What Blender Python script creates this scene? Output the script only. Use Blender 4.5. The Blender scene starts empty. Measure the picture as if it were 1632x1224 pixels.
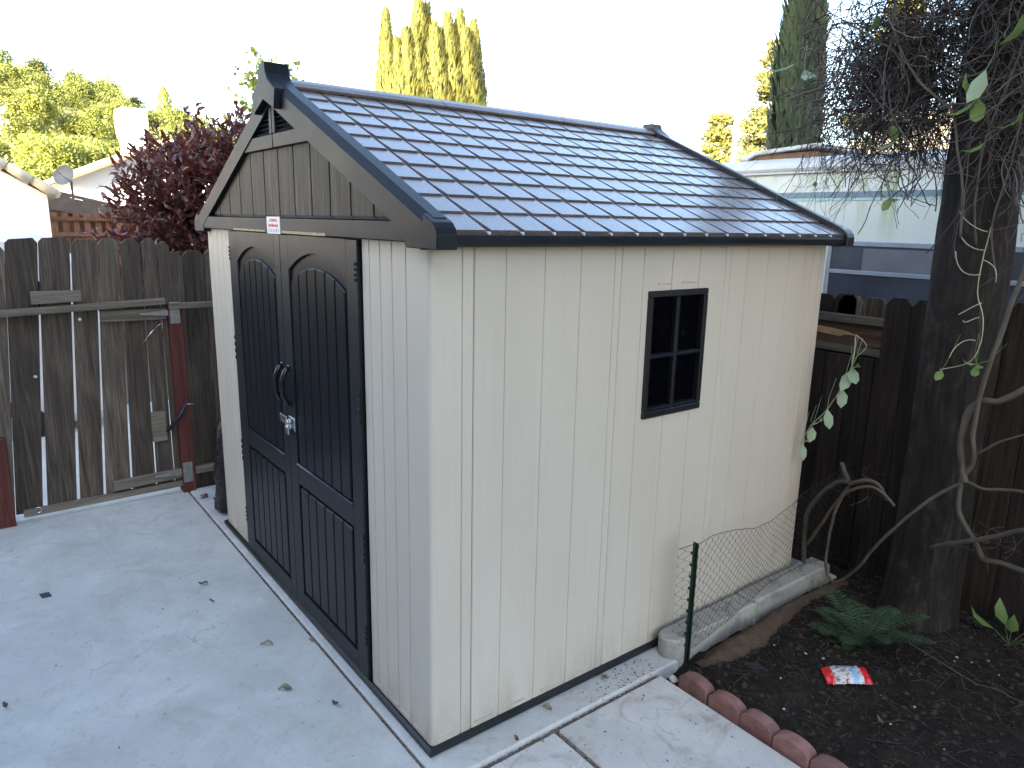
import bpy, bmesh, math, random
from math import sin, cos, pi, sqrt, radians, atan2
from mathutils import Vector, Matrix, noise
V = Vector
random.seed(7)
rnd = random.random
def U(a, b): return a + (b - a) * rnd()
scene = bpy.context.scene

# ------------------------------------------------------------------ camera
cam_d = bpy.data.cameras.new('camera'); cam = bpy.data.objects.new('camera', cam_d)
scene.collection.objects.link(cam); scene.camera = cam
CAM = V((2.0266, -1.2101, 1.9764)); yaw, pitch, roll = -0.9157, 0.222, 0.0202
fw = V((sin(yaw) * cos(pitch), cos(yaw) * cos(pitch), -sin(pitch))); rt = V((cos(yaw), -sin(yaw), 0)); up = rt.cross(fw)
r2 = cos(roll) * rt + sin(roll) * up; u2 = -sin(roll) * rt + cos(roll) * up
m = Matrix.Identity(4)
for i in range(3): m[i][0], m[i][1], m[i][2], m[i][3] = r2[i], u2[i], -fw[i], CAM[i]
cam.matrix_world = m
cam_d.sensor_width = 36; cam_d.lens = 1144.15 / 1632 * 36; cam_d.clip_start = 0.05; cam_d.clip_end = 2000
# ------------------------------------------------------------------ sky, sun, exposure
SUN_AZ, SUN_EL = 150.0, 18.0          # degrees, azimuth from +Y towards +X
w = bpy.data.worlds.new('World'); scene.world = w; w.use_nodes = True
wn = w.node_tree.nodes; sky = wn.new('ShaderNodeTexSky'); sky.sky_type = 'NISHITA'; sky.sun_disc = False
sky.sun_elevation = radians(SUN_EL); sky.sun_rotation = radians(SUN_AZ)
sky.air_density = 0.9; sky.dust_density = 2.4; sky.ozone_density = 0.35
w.node_tree.links.new(sky.outputs[0], wn['Background'].inputs[0]); wn['Background'].inputs[1].default_value = 0.13
sd = bpy.data.lights.new('sun', 'SUN'); sd.energy = 4.0; sd.angle = radians(0.5); sd.color = (1, 0.9, 0.75)
sun = bpy.data.objects.new('sun', sd); scene.collection.objects.link(sun)
a, e = radians(SUN_AZ), radians(SUN_EL)
sun.rotation_euler = (-V((sin(a) * cos(e), cos(a) * cos(e), sin(e)))).to_track_quat('-Z', 'Y').to_euler()
scene.view_settings.view_transform = 'Standard'; scene.view_settings.look = 'None'
scene.view_settings.exposure = 3.15; scene.view_settings.gamma = 1.0
scene.render.engine = 'CYCLES'; scene.render.resolution_x = 1024; scene.render.resolution_y = 768

# ------------------------------------------------------------------ mesh helpers
class MB:
    def __init__(s): s.v = []; s.f = []; s.sm = []
    def add(s, vs, fs, smooth=False):
        b = len(s.v); s.v += [V(p) for p in vs]
        for f in fs: s.f.append([i + b for i in f]); s.sm.append(smooth)
        return s
    def box(s, x0, y0, z0, x1, y1, z1, bev=0):
        if bev:
            bm = bmesh.new(); bmesh.ops.create_cube(bm, size=1)
            for v in bm.verts: v.co = V(((x0 + x1) / 2 + v.co.x * (x1 - x0), (y0 + y1) / 2 + v.co.y * (y1 - y0), (z0 + z1) / 2 + v.co.z * (z1 - z0)))
            bmesh.ops.bevel(bm, geom=bm.edges[:], offset=bev, segments=1, affect='EDGES')
            return s.bm(bm)
        P = [(x0, y0, z0), (x1, y0, z0), (x1, y1, z0), (x0, y1, z0), (x0, y0, z1), (x1, y0, z1), (x1, y1, z1), (x0, y1, z1)]
        return s.add(P, [(3, 2, 1, 0), (4, 5, 6, 7), (0, 1, 5, 4), (1, 2, 6, 5), (2, 3, 7, 6), (3, 0, 4, 7)])
    def bm(s, bm, smooth=False):
        bm.verts.index_update()
        s.add([v.co.copy() for v in bm.verts], [[v.index for v in f.verts] for f in bm.faces], smooth); bm.free(); return s
    def prism(s, outline, axis, a, b, bev=0):
        # outline: 2-D points; axis: 'x','y','z' of extrusion from a to b
        n = len(outline)
        def P(p, t): return {'x': (t, p[0], p[1]), 'y': (p[0], t, p[1]), 'z': (p[0], p[1], t)}[axis]
        vs = [P(p, a) for p in outline] + [P(p, b) for p in outline]
        fs = [list(range(n)), list(range(2 * n - 1, n - 1, -1))] + [[i + n, (i + 1) % n + n, (i + 1) % n, i] for i in range(n)]
        bm = bmesh.new(); bv = [bm.verts.new(p) for p in vs]
        for f in fs: bm.faces.new([bv[i] for i in f])
        bmesh.ops.recalc_face_normals(bm, faces=bm.faces[:])
        if bev: bmesh.ops.bevel(bm, geom=bm.edges[:], offset=bev, segments=1, affect='EDGES', clamp_overlap=True)
        return s.bm(bm)
    def tube(s, pts, rad, n=6, cap=True, smooth=True, flat=1.0):
        pts = [V(p) for p in pts]; k = len(pts)
        if not hasattr(rad, '__len__'): rad = [rad] * k
        b = len(s.v); t = (pts[1] - pts[0]).normalized()
        ref = V((0, 0, 1)) if abs(t.z) < 0.9 else V((1, 0, 0))
        nrm = t.cross(ref).normalized()
        for i, p in enumerate(pts):
            t = (pts[min(i + 1, k - 1)] - pts[max(i - 1, 0)]).normalized()
            nrm = (nrm - t * nrm.dot(t)).normalized(); bn = t.cross(nrm)
            for j in range(n):
                an = 2 * pi * j / n; s.v.append(p + (nrm * cos(an) + bn * sin(an) * flat) * rad[i])
        for i in range(k - 1):
            for j in range(n):
                q = b + i * n; s.f.append([q + j, q + (j + 1) % n, q + n + (j + 1) % n, q + n + j]); s.sm.append(smooth)
        if cap and n > 2:
            s.f.append([b + j for j in range(n - 1, -1, -1)]); s.sm.append(False)
            s.f.append([b + (k - 1) * n + j for j in range(n)]); s.sm.append(False)
        return s
    def leaf(s, p, d, side, L, wd, fold=0.25):
        p = V(p); d = V(d).normalized(); side = V(side); side = (side - d * side.dot(d))
        if side.length < 1e-4: side = d.orthogonal()
        side.normalize(); n = d.cross(side)
        b = len(s.v)
        s.v += [p, p + d * L * .45 + side * wd - n * (0 - fold) * wd, p + d * L + n * fold * wd * .3, p + d * L * .45 - side * wd + n * fold * wd]
        s.f.append([b, b + 1, b + 2, b + 3]); s.sm.append(False); return s
    def leaf6(s, p, d, side, L, wd, fold=0.3, droop=0.15):
        p = V(p); d = V(d).normalized(); side = V(side); side = side - d * side.dot(d)
        if side.length < 1e-4: side = d.orthogonal()
        side.normalize(); n = side.cross(d)
        b = len(s.v)
        mid = [p, p + d * L * .35 + n * droop * L * .15, p + d * L * .7 + n * 0, p + d * L - n * droop * L]
        s.v += [mid[0], mid[1] + side * wd + n * fold * wd, mid[2] + side * wd * .85 + n * fold * wd, mid[3], mid[2] - side * wd * .85 + n * fold * wd, mid[1] - side * wd + n * fold * wd, mid[1], mid[2]]
        for f in ((0, 1, 6), (6, 1, 2, 7), (7, 2, 3), (0, 6, 5), (6, 7, 4, 5), (7, 3, 4)): s.f.append([b + i for i in f]); s.sm.append(True)
        return s
WO = {}
def obj(name, mb, mat=None, parent=None, kind=None, origin=None):
    if origin is None:
        xs = [p.x for p in mb.v]; ys = [p.y for p in mb.v]; zs = [p.z for p in mb.v]
        origin = V(((min(xs) + max(xs)) / 2, (min(ys) + max(ys)) / 2, min(zs)))
    origin = V(origin)
    me = bpy.data.meshes.new(name); me.from_pydata([p - origin for p in mb.v], [], mb.f)
    me.polygons.foreach_set('use_smooth', mb.sm); me.update()
    if mat: me.materials.append(mat)
    o = bpy.data.objects.new(name, me); scene.collection.objects.link(o)
    return place(o, origin, parent, kind)
def place(o, origin, parent=None, kind=None):
    origin = V(origin); WO[o.name] = origin
    if parent: o.parent = parent; o.location = origin - WO[parent.name]
    else: o.location = origin
    if kind: o['kind'] = kind
    return o
def inst(src, origin, parent=None, rot=None, name=None):
    o = src.copy(); scene.collection.objects.link(o); o.parent = None
    if rot: o.rotation_euler = rot
    return place(o, origin, parent)
def tag(o, label, cat, group=None):
    o['label'] = label; o['category'] = cat
    if group: o['group'] = group
    return o
def thing(name, label, cat, loc, group=None):
    o = bpy.data.objects.new(name, None); scene.collection.objects.link(o); o.location = loc; o.empty_display_size = .1
    WO[o.name] = V(loc); return tag(o, label, cat, group)

# ------------------------------------------------------------------ material helpers
class NT:
    def __init__(s, name):
        s.m = bpy.data.materials.new(name); s.m.use_nodes = True; s.t = s.m.node_tree; s.b = s.t.nodes['Principled BSDF']; s.out = s.t.nodes['Material Output']
    def n(s, typ, **k):
        x = s.t.nodes.new('ShaderNode' + typ)
        for a, v in k.items():
            if a.startswith('i_'): x.inputs[a[2:].replace('_', ' ')].default_value = v
            else: setattr(x, a, v)
        return x
    def l(s, a, b): s.t.links.new(a, b)
    def coord(s, stretch=(1, 1, 1), rand=True, world=False):
        mp = s.n('Mapping'); mp.inputs['Scale'].default_value = stretch
        if world: s.l(s.n('NewGeometry').outputs['Position'], mp.inputs[0])
        else:
            tc = s.n('TexCoord')
            if rand:
                oi = s.n('ObjectInfo'); ml = s.n('MATH' if 0 else 'Math', operation='MULTIPLY'); ml.inputs[1].default_value = 57.0; s.l(oi.outputs['Random'], ml.inputs[0])
                ad = s.n('VectorMath', operation='ADD'); s.l(tc.outputs['Object'], ad.inputs[0]); s.l(ml.outputs[0], ad.inputs[1]); s.l(ad.outputs[0], mp.inputs[0])
            else: s.l(tc.outputs['Object'], mp.inputs[0])
        return mp.outputs[0]
    def noise(s, co, scale, detail=4, rough=.55, dist=0):
        x = s.n('TexNoise'); x.inputs['Scale'].default_value = scale; x.inputs['Detail'].default_value = detail; x.inputs['Roughness'].default_value = rough; x.inputs['Distortion'].default_value = dist
        s.l(co, x.inputs['Vector']); return x.outputs['Fac']
    def ramp(s, fac, stops):
        x = s.n('ValToRGB'); el = x.color_ramp.elements
        while len(el) < len(stops): el.new(.5)
        for e_, (p, c) in zip(el, stops):
            e_.position = p; e_.color = (c, c, c, 1) if not hasattr(c, '__len__') else (*c, 1)
        s.l(fac, x.inputs[0]); return x.outputs[0]
    def mix(s, fac, a, b, mode='MIX'):
        x = s.n('MixRGB', blend_type=mode)
        for i, q in ((0, fac), (1, a), (2, b)):
            if isinstance(q, (int, float)): x.inputs[i].default_value = q if i == 0 else (q, q, q, 1)
            elif isinstance(q, tuple): x.inputs[i].default_value = (*q, 1)
            else: s.l(q, x.inputs[i])
        return x.outputs[0]
    def randval(s, col, lo=.75, hi=1.2):
        oi = s.n('ObjectInfo'); mr = s.n('MapRange'); mr.inputs[3].default_value = lo; mr.inputs[4].default_value = hi; s.l(oi.outputs['Random'], mr.inputs[0])
        return s.mix(1.0, col, mr.outputs[0], 'MULTIPLY')
    def bump(s, h, strength=.3, dist=.01, prev=None):
        x = s.n('Bump'); x.inputs['Strength'].default_value = strength; x.inputs['Distance'].default_value = dist; s.l(h, x.inputs['Height'])
        if prev is not None: s.l(prev, x.inputs['Normal'])
        s.l(x.outputs[0], s.b.inputs['Normal']); return x.outputs[0]
    def done(s, col=None, rough=.6, spec=.5, metal=0):
        if col is not None:
            if isinstance(col, tuple): s.b.inputs['Base Color'].default_value = (*col, 1)
            else: s.l(col, s.b.inputs['Base Color'])
        if isinstance(rough, (int, float)): s.b.inputs['Roughness'].default_value = rough
        else: s.l(rough, s.b.inputs['Roughness'])
        s.b.inputs['Specular IOR Level'].default_value = spec; s.b.inputs['Metallic'].default_value = metal
        return s.m
def plain(name, col, rough=.6, var=.18, scale=9, spec=.5, metal=0, bump=0, bscale=60, bd=.004, stretch=(1, 1, 1), rv=None):
    t = NT(name); co = t.coord(stretch); f = t.noise(co, scale, 5)
    c = t.mix(t.ramp(f, [(.3, 0.0), (.7, 1.0)]), tuple(x * (1 - var) for x in col), tuple(min(1, x * (1 + var)) for x in col))
    if rv: c = t.randval(c, *rv)
    if bump: t.bump(t.noise(co, bscale, 4), bump, bd)
    return t.done(c, rough, spec, metal)
def wood(name, c0, c1, c2, rough=.85, rv=(.7, 1.25), stain=False, grain=1.0, axis=2):
    t = NT(name); st = [38, 38, 38]; st[axis] = 1.6
    co = t.coord(tuple(st)); st2 = [9, 9, 9]; st2[axis] = .8
    g = t.noise(co, 1.0, 6, .65, 1.2 * grain); b = t.noise(t.coord(tuple(st2)), 1.0, 3, .5, 1.8)
    c = t.ramp(g, [(.32, c0), (.5, c1), (.68, c2)])
    c = t.mix(t.ramp(b, [(.35, 0.0), (.7, .55)]), c, c0)
    kn = t.n('TexVoronoi'); st3 = [7, 7, 7]; st3[axis] = 2.4; t.l(t.coord(tuple(st3)), kn.inputs['Vector']); kn.inputs['Scale'].default_value = 1.0
    c = t.mix(t.ramp(kn.outputs['Distance'], [(.02, .5), (.06, 0.0)]), c, tuple(x * .35 for x in c0))
    if stain:   # pale streak where an old diagonal brace used to be nailed
        ge = t.n('NewGeometry'); sx = t.n('SeparateXYZ'); t.l(ge.outputs['Position'], sx.inputs[0])
        ml = t.n('Math', operation='MULTIPLY'); ml.inputs[1].default_value = 1.05; t.l(sx.outputs['Y'], ml.inputs[0])
        ad = t.n('Math', operation='ADD'); t.l(sx.outputs['Z'], ad.inputs[0]); t.l(ml.outputs[0], ad.inputs[1])
        band = t.ramp(ad.outputs[0], [(.12, 0.0), (.19, .8), (.26, .8), (.34, 0.0)])
        c = t.mix(t.mix(1.0, band, t.ramp(b, [(.4, 0.0), (.7, 0.35)]), 'MULTIPLY'), c, tuple(x * 1.25 + .01 for x in c2))
    c = t.randval(c, *rv)
    t.bump(g, .35, .006)
    return t.done(c, rough, .3)
def leafmat(name, col, col2, trans=.35, rough=.5, tcol=None, rv=None):
    t = NT(name); ge = t.n('NewGeometry')
    c = t.mix(ge.outputs['Random Per Island'], col, col2)
    if rv: c = t.randval(c, *rv)
    t.done(c, rough, .4)
    tr = t.n('BsdfTranslucent'); 
    if tcol: tr.inputs[0].default_value = (*tcol, 1)
    else: t.l(c, tr.inputs[0])
    mx = t.n('MixShader'); mx.inputs[0].default_value = trans; t.l(t.b.outputs[0], mx.inputs[1]); t.l(tr.outputs[0], mx.inputs[2]); t.l(mx.outputs[0], t.out.inputs[0])
    return t.m
def concrete(name, base, stain, amt=.5, speck=.35, sc=1.0):
    t = NT(name); co = t.coord(rand=False)
    a_ = t.noise(co, 1.1 * sc, 6, .6, .6); b_ = t.noise(co, 5.5 * sc, 6, .65, .4); c_ = t.noise(co, 42, 5, .7); d_ = t.noise(co, 2.3 * sc, 5, .7, 1.5)
    c = t.mix(t.ramp(a_, [(.35, 0.0), (.65, 1.0)]), tuple(x * .86 for x in base), tuple(min(1, x * 1.1) for x in base))
    c = t.mix(t.ramp(b_, [(.4, 0.0), (.75, .35)]), c, tuple(x * .7 for x in base))
    c = t.mix(t.ramp(d_, [(.52, 0.0), (.75, amt)]), c, stain)
    c = t.mix(t.ramp(c_, [(.30, speck), (.42, 0.0)]), c, tuple(x * .45 for x in base))
    p_ = t.noise(co, 160, 3, .6); c = t.mix(t.ramp(p_, [(.66, 0.0), (.74, .3)]), c, tuple(x * .5 for x in base))
    vz = t.n('TexVoronoi', feature='DISTANCE_TO_EDGE'); vz.inputs['Scale'].default_value = .55; dv = t.n('VectorMath', operation='ADD'); nz = t.n('TexNoise'); nz.inputs['Scale'].default_value = 4.0; t.l(co, nz.inputs['Vector']); t.l(co, dv.inputs[0]); t.l(nz.outputs['Color'], dv.inputs[1]); t.l(dv.outputs[0], vz.inputs['Vector'])
    ck = t.mix(1.0, t.ramp(vz.outputs['Distance'], [(.0005, .55), (.0022, 0.0)]), t.ramp(a_, [(.45, 0.0), (.6, 1.0)]), 'MULTIPLY'); c = t.mix(ck, c, tuple(x * .35 for x in base))
    h = t.bump(c_, .12, .004); t.bump(b_, .1, .01, h)
    return t.done(c, .85, .3)

M = {}
# shed plastics
def shedwall():
    t = NT('beige_resin'); co = t.coord((90, 90, 2.2)); g = t.noise(co, 1, 4, .6); b = t.noise(t.coord((1, 1, .35), False), 2.2, 4)
    c = t.mix(t.ramp(b, [(.3, 0.0), (.7, 1.0)]), (.48, .433, .362), (.535, .488, .413))
    c = t.mix(t.ramp(g, [(.35, .12), (.65, 0.0)]), c, (.36, .33, .27))
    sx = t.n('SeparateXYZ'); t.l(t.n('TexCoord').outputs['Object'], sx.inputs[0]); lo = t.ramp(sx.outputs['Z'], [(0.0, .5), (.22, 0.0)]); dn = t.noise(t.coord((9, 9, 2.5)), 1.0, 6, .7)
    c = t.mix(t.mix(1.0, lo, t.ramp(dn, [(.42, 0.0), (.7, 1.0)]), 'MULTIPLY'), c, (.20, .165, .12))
    st = t.noise(t.coord((16, 16, .5)), 1.0, 5, .65); c = t.mix(t.ramp(st, [(.55, 0.0), (.8, .07)]), c, (.30, .26, .20))
    t.bump(g, .12, .002); return t.done(c, .5, .4)
M['wall'] = shedwall()
def resin(name, c0, c1, rough, bump=.15, stretch=(60, 60, 3), spec=.5):
    t = NT(name); co = t.coord(stretch); g = t.noise(co, 1, 5, .6); b = t.noise(t.coord(), 5, 5, .65)
    c = t.mix(t.ramp(g, [(.3, 0.0), (.7, 1.0)]), c0, c1); c = t.mix(t.ramp(b, [(.35, 0.0), (.75, .45)]), c, tuple(x * 1.9 for x in c1))
    r = t.n('MapRange'); r.inputs[3].default_value = rough - .08; r.inputs[4].default_value = rough + .1; t.l(b, r.inputs[0])
    t.bump(g, bump, .002); return t.done(c, r.outputs[0], spec)
M['roof'] = resin('brown_grey_roof_resin', (.075, .064, .064), (.098, .083, .081), .25, .05, (14, 14, 14))
M['trim'] = resin('graphite_trim_resin', (.005, .0072, .0108), (.012, .0148, .020), .42, .3, (70, 70, 70), spec=.13)
M['door'] = resin('black_door_resin', (.0018, .003, .0055), (.004, .006, .010), .34, .2, spec=.25)
M['doorframe'] = resin('black_door_frame_resin', (.004, .0058, .0085), (.011, .0135, .0175), .42, .3, (70, 70, 70), spec=.3)
M['black'] = resin('black_resin', (.005, .005, .006), (.009, .009, .011), .38, .1, (40, 40, 40))
M['gableplank'] = wood('gable_wood_look', (.008, .006, .005), (.036, .026, .018), (.13, .097, .06), .6, (.7, 1.2), grain=1.8)
M['glass'] = plain('dark_window_glass', (.001, .0012, .0025), .05, 0, spec=.15)
M['chrome'] = plain('steel', (.6, .6, .6), .22, .05, metal=1)
M['zinc'] = plain('grey_zinc', (.24, .25, .25), .5, .2, 30, metal=.7, bump=.1)
M['handle'] = plain('handle_black', (.008, .009, .012), .2, .05, spec=.45)
M['glint'] = plain('pale_sky_glint', (.5, .5, .5), .3, .05)
M['stickw'] = plain('sticker_white', (.75, .68, .72), .5, .05); M['stickr'] = plain('sticker_red', (.5, .02, .03), .5, .1); M['stickk'] = plain('sticker_black', (.05, .04, .05), .5, 0)
M['yellow'] = plain('yellow_scuff', (.32, .29, .16), .7, .4, 30)
# wood
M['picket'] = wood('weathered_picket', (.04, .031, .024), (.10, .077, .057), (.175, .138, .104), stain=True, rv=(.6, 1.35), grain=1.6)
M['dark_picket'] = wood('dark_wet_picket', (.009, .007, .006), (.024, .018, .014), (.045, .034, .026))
M['railwood'] = wood('weathered_rail', (.09, .075, .058), (.17, .145, .112), (.24, .21, .165), axis=1)
M['railx'] = wood('weathered_back_rail', (.05, .045, .038), (.10, .09, .072), (.16, .145, .12), axis=0)
M['splitwood'] = wood('brown_split_board', (.035, .022, .016), (.07, .043, .03), (.10, .065, .045), axis=0)
M['freshwood'] = plain('raw_splinter', (.35, .24, .14), .8, .3, 30)
M['redpost'] = wood('red_stained_post', (.06, .018, .014), (.11, .032, .024), (.14, .05, .038))
M['orangewood'] = wood('orange_stained_boards', (.13, .055, .03), (.22, .10, .055), (.28, .14, .08))
# masonry, soil
M['patio'] = concrete('patio_concrete', (.485, .48, .445), (.34, .31, .25), .6, .5, 1.6)
M['pad'] = concrete('pad_concrete', (.50, .50, .475), (.40, .33, .25), .6, .5, 3)
M['flag'] = concrete('flagstone_concrete', (.55, .54, .505), (.22, .17, .125), .85, .7, 1.5)
M['kerb'] = concrete('kerb_concrete', (.33, .325, .29), (.10, .09, .07), .85, .6, 3)
M['drive'] = concrete('driveway_concrete', (.55, .54, .5), (.45, .42, .36), .3, .2)
M['edging'] = plain('pink_edging', (.22, .11, .096), .9, .25, 22, bump=.5, bscale=160, bd=.004, rv=(.85, 1.15))
def soilmat(name, c0, c1, c2):
    t = NT(name); co = t.coord(rand=False); f = t.noise(co, 26, 8, .75); g = t.noise(co, 3, 4); h = t.noise(co, 130, 4, .7)
    c = t.ramp(f, [(.3, c0), (.52, c1), (.75, c2)]); c = t.mix(t.ramp(g, [(.35, 0.0), (.7, .5)]), c, c0)
    c = t.mix(t.ramp(h, [(.62, 0.0), (.75, .5)]), c, tuple(x * 2.2 for x in c2))
    b = t.bump(f, .8, .02); t.bump(h, .5, .006, b); return t.done(c, .95, .2)
M['soil'] = soilmat('dark_soil', (.009, .007, .0055), (.024, .0185, .0145), (.052, .04, .03))
M['mound'] = soilmat('brown_dirt', (.06, .042, .028), (.11, .078, .055), (.16, .12, .085))
M['earth'] = soilmat('bare_earth', (.10, .085, .06), (.16, .13, .09), (.22, .18, .13))
M['clod'] = plain('soil_crumb', (.03, .0235, .018), .95, .4, 40); M['twig'] = plain('dry_twig', (.055, .046, .036), .9, .4, 20)
M['chip'] = plain('pale_chip', (.45, .42, .35), .8, .3, 20)
# plants
M['bark'] = None
def bark():
    t = NT('dark_bark'); co = t.coord((14, 14, 3.2), False); f = t.noise(co, 1.0, 8, .7, 1.4); v = t.n('TexVoronoi'); v.inputs['Scale'].default_value = 2.2; t.l(co, v.inputs['Vector'])
    c = t.ramp(f, [(.3, (.006, .005, .0045)), (.55, (.022, .018, .016)), (.78, (.085, .072, .062))])
    b = t.bump(f, .9, .03); t.bump(v.outputs['Distance'], .5, .02, b); return t.done(c, .9, .25)
M['bark'] = bark()
M['vine'] = plain('vine_stem', (.07, .06, .044), .8, .3, 12); M['tangle'] = leafmat('vine_tangle', (.03, .025, .026), (.15, .13, .125), 0.0, .9)
M['palevine'] = plain('pale_tendril', (.34, .33, .22), .6, .2)
M['vleaf'] = leafmat('vine_leaf', (.10, .17, .05), (.16, .24, .07), .3); M['vleafp'] = leafmat('vine_leaf_pale', (.22, .32, .2), (.3, .4, .27), .2)
M['fern'] = leafmat('fern_green', (.03, .062, .03), (.06, .105, .05), .2)
M['plum'] = leafmat('purple_leaf', (.04, .021, .025), (.105, .046, .05), .25, .35, (.26, .07, .04))
M['sap'] = leafmat('yellow_green_leaf', (.16, .22, .04), (.28, .32, .08), .4)
M['cyp'] = leafmat('cypress_sprays', (.085, .092, .016), (.16, .152, .036), .2); M['dcyp'] = leafmat('dark_cypress', (.03, .05, .025), (.07, .10, .05), .15)
M['pine'] = leafmat('pine_needles', (.13, .135, .035), (.23, .22, .06), .25)
M['oak'] = leafmat('oak_leaves', (.09, .115, .02), (.22, .235, .05), .25, rv=(.6, 1.4)); M['scrub'] = leafmat('hill_scrub', (.12, .14, .03), (.30, .28, .08), .2)
M['crown'] = leafmat('shade_tree_leaves', (.03, .05, .02), (.06, .09, .03), .3)
M['grass'] = plain('dry_hill_grass', (.40, .38, .12), .9, .3, .08)
M['dryleaf'] = leafmat('dry_leaf', (.16, .145, .085), (.24, .215, .13), .1); M['brownleaf'] = leafmat('brown_leaf', (.07, .05, .03), (.12, .08, .05), .1)
# buildings, vehicles
M['stucco'] = plain('white_stucco', (.78, .76, .72), .9, .04, 6, bump=.2, bscale=90); M['pinkstucco'] = plain('cream_stucco', (.62, .52, .42), .9, .08, 6)
M['siding'] = plain('brown_siding', (.15, .135, .13), .8, .15, 4); M['tile'] = plain('tan_roof_tile', (.55, .46, .32), .85, .2, 5, rv=(.8, 1.2)); M['darkroof'] = plain('brown_roof', (.1, .075, .06), .8, .2); M['eavewood'] = plain('brown_eave', (.2, .12, .07), .8, .2)
def rvmat():
    t = NT('rv_white'); co = t.coord(rand=False); s = t.noise(t.coord((7, 7, .55), False), 1.0, 4, .6, .3); g = t.noise(co, 1.5, 4)
    sx = t.n('SeparateXYZ'); t.l(t.n('TexCoord').outputs['Object'], sx.inputs[0])
    mr = t.n('MapRange'); mr.inputs[1].default_value = 1.55; mr.inputs[2].default_value = 1.95; t.l(sx.outputs['Z'], mr.inputs[0])
    k = t.mix(1.0, t.ramp(s, [(.5, 0.0), (.68, .75)]), mr.outputs[0], 'MULTIPLY')
    c = t.mix(t.ramp(g, [(.3, 0.0), (.7, 1.0)]), (.60, .66, .62), (.68, .73, .68)); c = t.mix(k, c, (.33, .36, .14)); return t.done(c, .4, .4)
M['rv'] = rvmat(); M['rvroof'] = plain('rv_roof_white', (.55, .57, .56), .5, .12, 6); M['rvstripe'] = plain('rv_blue_stripe', (.16, .24, .30), .4, .1); M['rvteal'] = plain('rv_teal_stripe', (.40, .60, .57), .4, .05)
M['rvglass'] = plain('rv_window_glass', (.05, .058, .078), .08, .3, 3, spec=.7); M['rvblind'] = plain('rv_blind', (.14, .145, .17), .5, .15, 5); M['alu'] = plain('aluminium', (.30, .34, .40), .4, .1, metal=.3)
M['carpaint'] = plain('white_car_paint', (.8, .8, .8), .25, .02); M['tyre'] = plain('tyre_rubber', (.02, .02, .02), .8, .1)
M['bag'] = plain('black_plastic_bag', (.008, .008, .010), .25, .1, 10, bump=.9, bscale=22, bd=.02)
M['green'] = plain('green_post_paint', (.006, .02, .012), .45, .3, 20); M['wire'] = plain('dark_wire', (.035, .037, .04), .6, .3, 30, metal=.3)
M['dark'] = plain('dark_scrap', (.03, .035, .045), .7, .2); M['navy'] = plain('navy_rubber', (.012, .014, .03), .4, .1)
M['string'] = plain('thin_string', (.12, .14, .12), .7, .1); M['rock'] = plain('grey_rock', (.16, .155, .14), .9, .35, 18, bump=.5); M['lichen'] = plain('lichen', (.42, .42, .2), .9, .3, 40)
M['dish'] = plain('dish_grey', (.13, .13, .14), .5, .1); M['galv'] = plain('pole_grey', (.55, .5, .45), .7, .1)
M['wrapR'] = plain('wrapper_red', (.55, .015, .02), .3, .2, 12)
def wrapmat():
    t = NT('wrapper_print'); co = t.coord((1, 1, 1), False); v = t.n('TexVoronoi'); v.inputs['Scale'].default_value = 70; t.l(co, v.inputs['Vector'])
    f = t.noise(co, 55, 3); c = t.ramp(f, [(.38, (.16, .07, .05)), (.46, (.45, .42, .40)), (.6, (.55, .56, .58)), (.68, (.35, .2, .16))])
    sx = t.n('SeparateXYZ'); t.l(t.n('TexCoord').outputs['Object'], sx.inputs[0])
    c = t.mix(t.ramp(sx.outputs['X'], [(.018, 0.0), (.020, .85), (.042, .85), (.044, 0.0)]), c, (.18, .38, .62)); return t.done(c, .28, .5)
M['wrap'] = wrapmat()

# ================================================================== the setting
g = MB(); g.add([(-600, -400, -.34), (600, -400, -.34), (600, 700, -.34), (-600, 700, -.34)], [(0, 1, 2, 3)]); obj('ground', g, M['earth'], kind='structure')
# yard ground under the slabs and the soil bed
g = MB().box(-3.5, -4.9, -.33, 6, 2.98, -.09); obj('yard_ground', g, M['soil'], kind='structure')
g = MB(); g.box(-3.5, -4.85, -.08, 2.4, -.062, -.004, .004); obj('patio_slab', g, M['patio'], kind='structure')
g = MB(); g.box(-3.38, -.049, -.08, .145, 2.66, 0, .008); obj('shed_pad', g, M['pad'], kind='structure')
g = MB(); g.box(.163, .492, -.085, 1.55, 1.105, -.012, .007); obj('paving_slab', g, M['flag'], kind='structure')
g = MB(); g.box(.163, -.049, -.085, 1.55, .472, -.014, .007); obj('paving_slab', g, M['flag'], kind='structure')
g = MB(); g.box(-6.4, -12, -.33, -3.52, 3, -.02); obj('side_path', g, M['drive'], kind='structure')
# hills
def ridge(y):
    K = [(-120, 10), (-20, 17.5), (2, 21.0), (9, 24.3), (17, 23.2), (38, 16.6), (60, 10), (95, 4), (140, -1), (260, -2)]
    for (a_, h0), (b_, h1) in zip(K, K[1:]):
        if a_ <= y <= b_:
            t = (y - a_) / (b_ - a_); t = t * t * (3 - 2 * t); return h0 + (h1 - h0) * t
    return K[0][1] if y < K[0][0] else K[-1][1]
def hillz(x, y):
    t = min(1, max(0, (-x - 32) / 118)); s = t ** 1.15
    return -1.2 + (ridge(y * 150 / max(60, -x)) + 1.2) * s + noise.noise(V((x * .03, y * .03, 0))) * 2.2 * s
g = MB(); NX, NY = 60, 90
for i in range(NX):
    for j in range(NY):
        x = -30 - i * 3.4; y = -110 + j * 4; g.v.append(V((x, y, hillz(x, y))))
for i in range(NX - 1):
    for j in range(NY - 1): g.f.append([i * NY + j, i * NY + j + 1, (i + 1) * NY + j + 1, (i + 1) * NY + j]); g.sm.append(True)
obj('hill', g, M['grass'], kind='structure')

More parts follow.
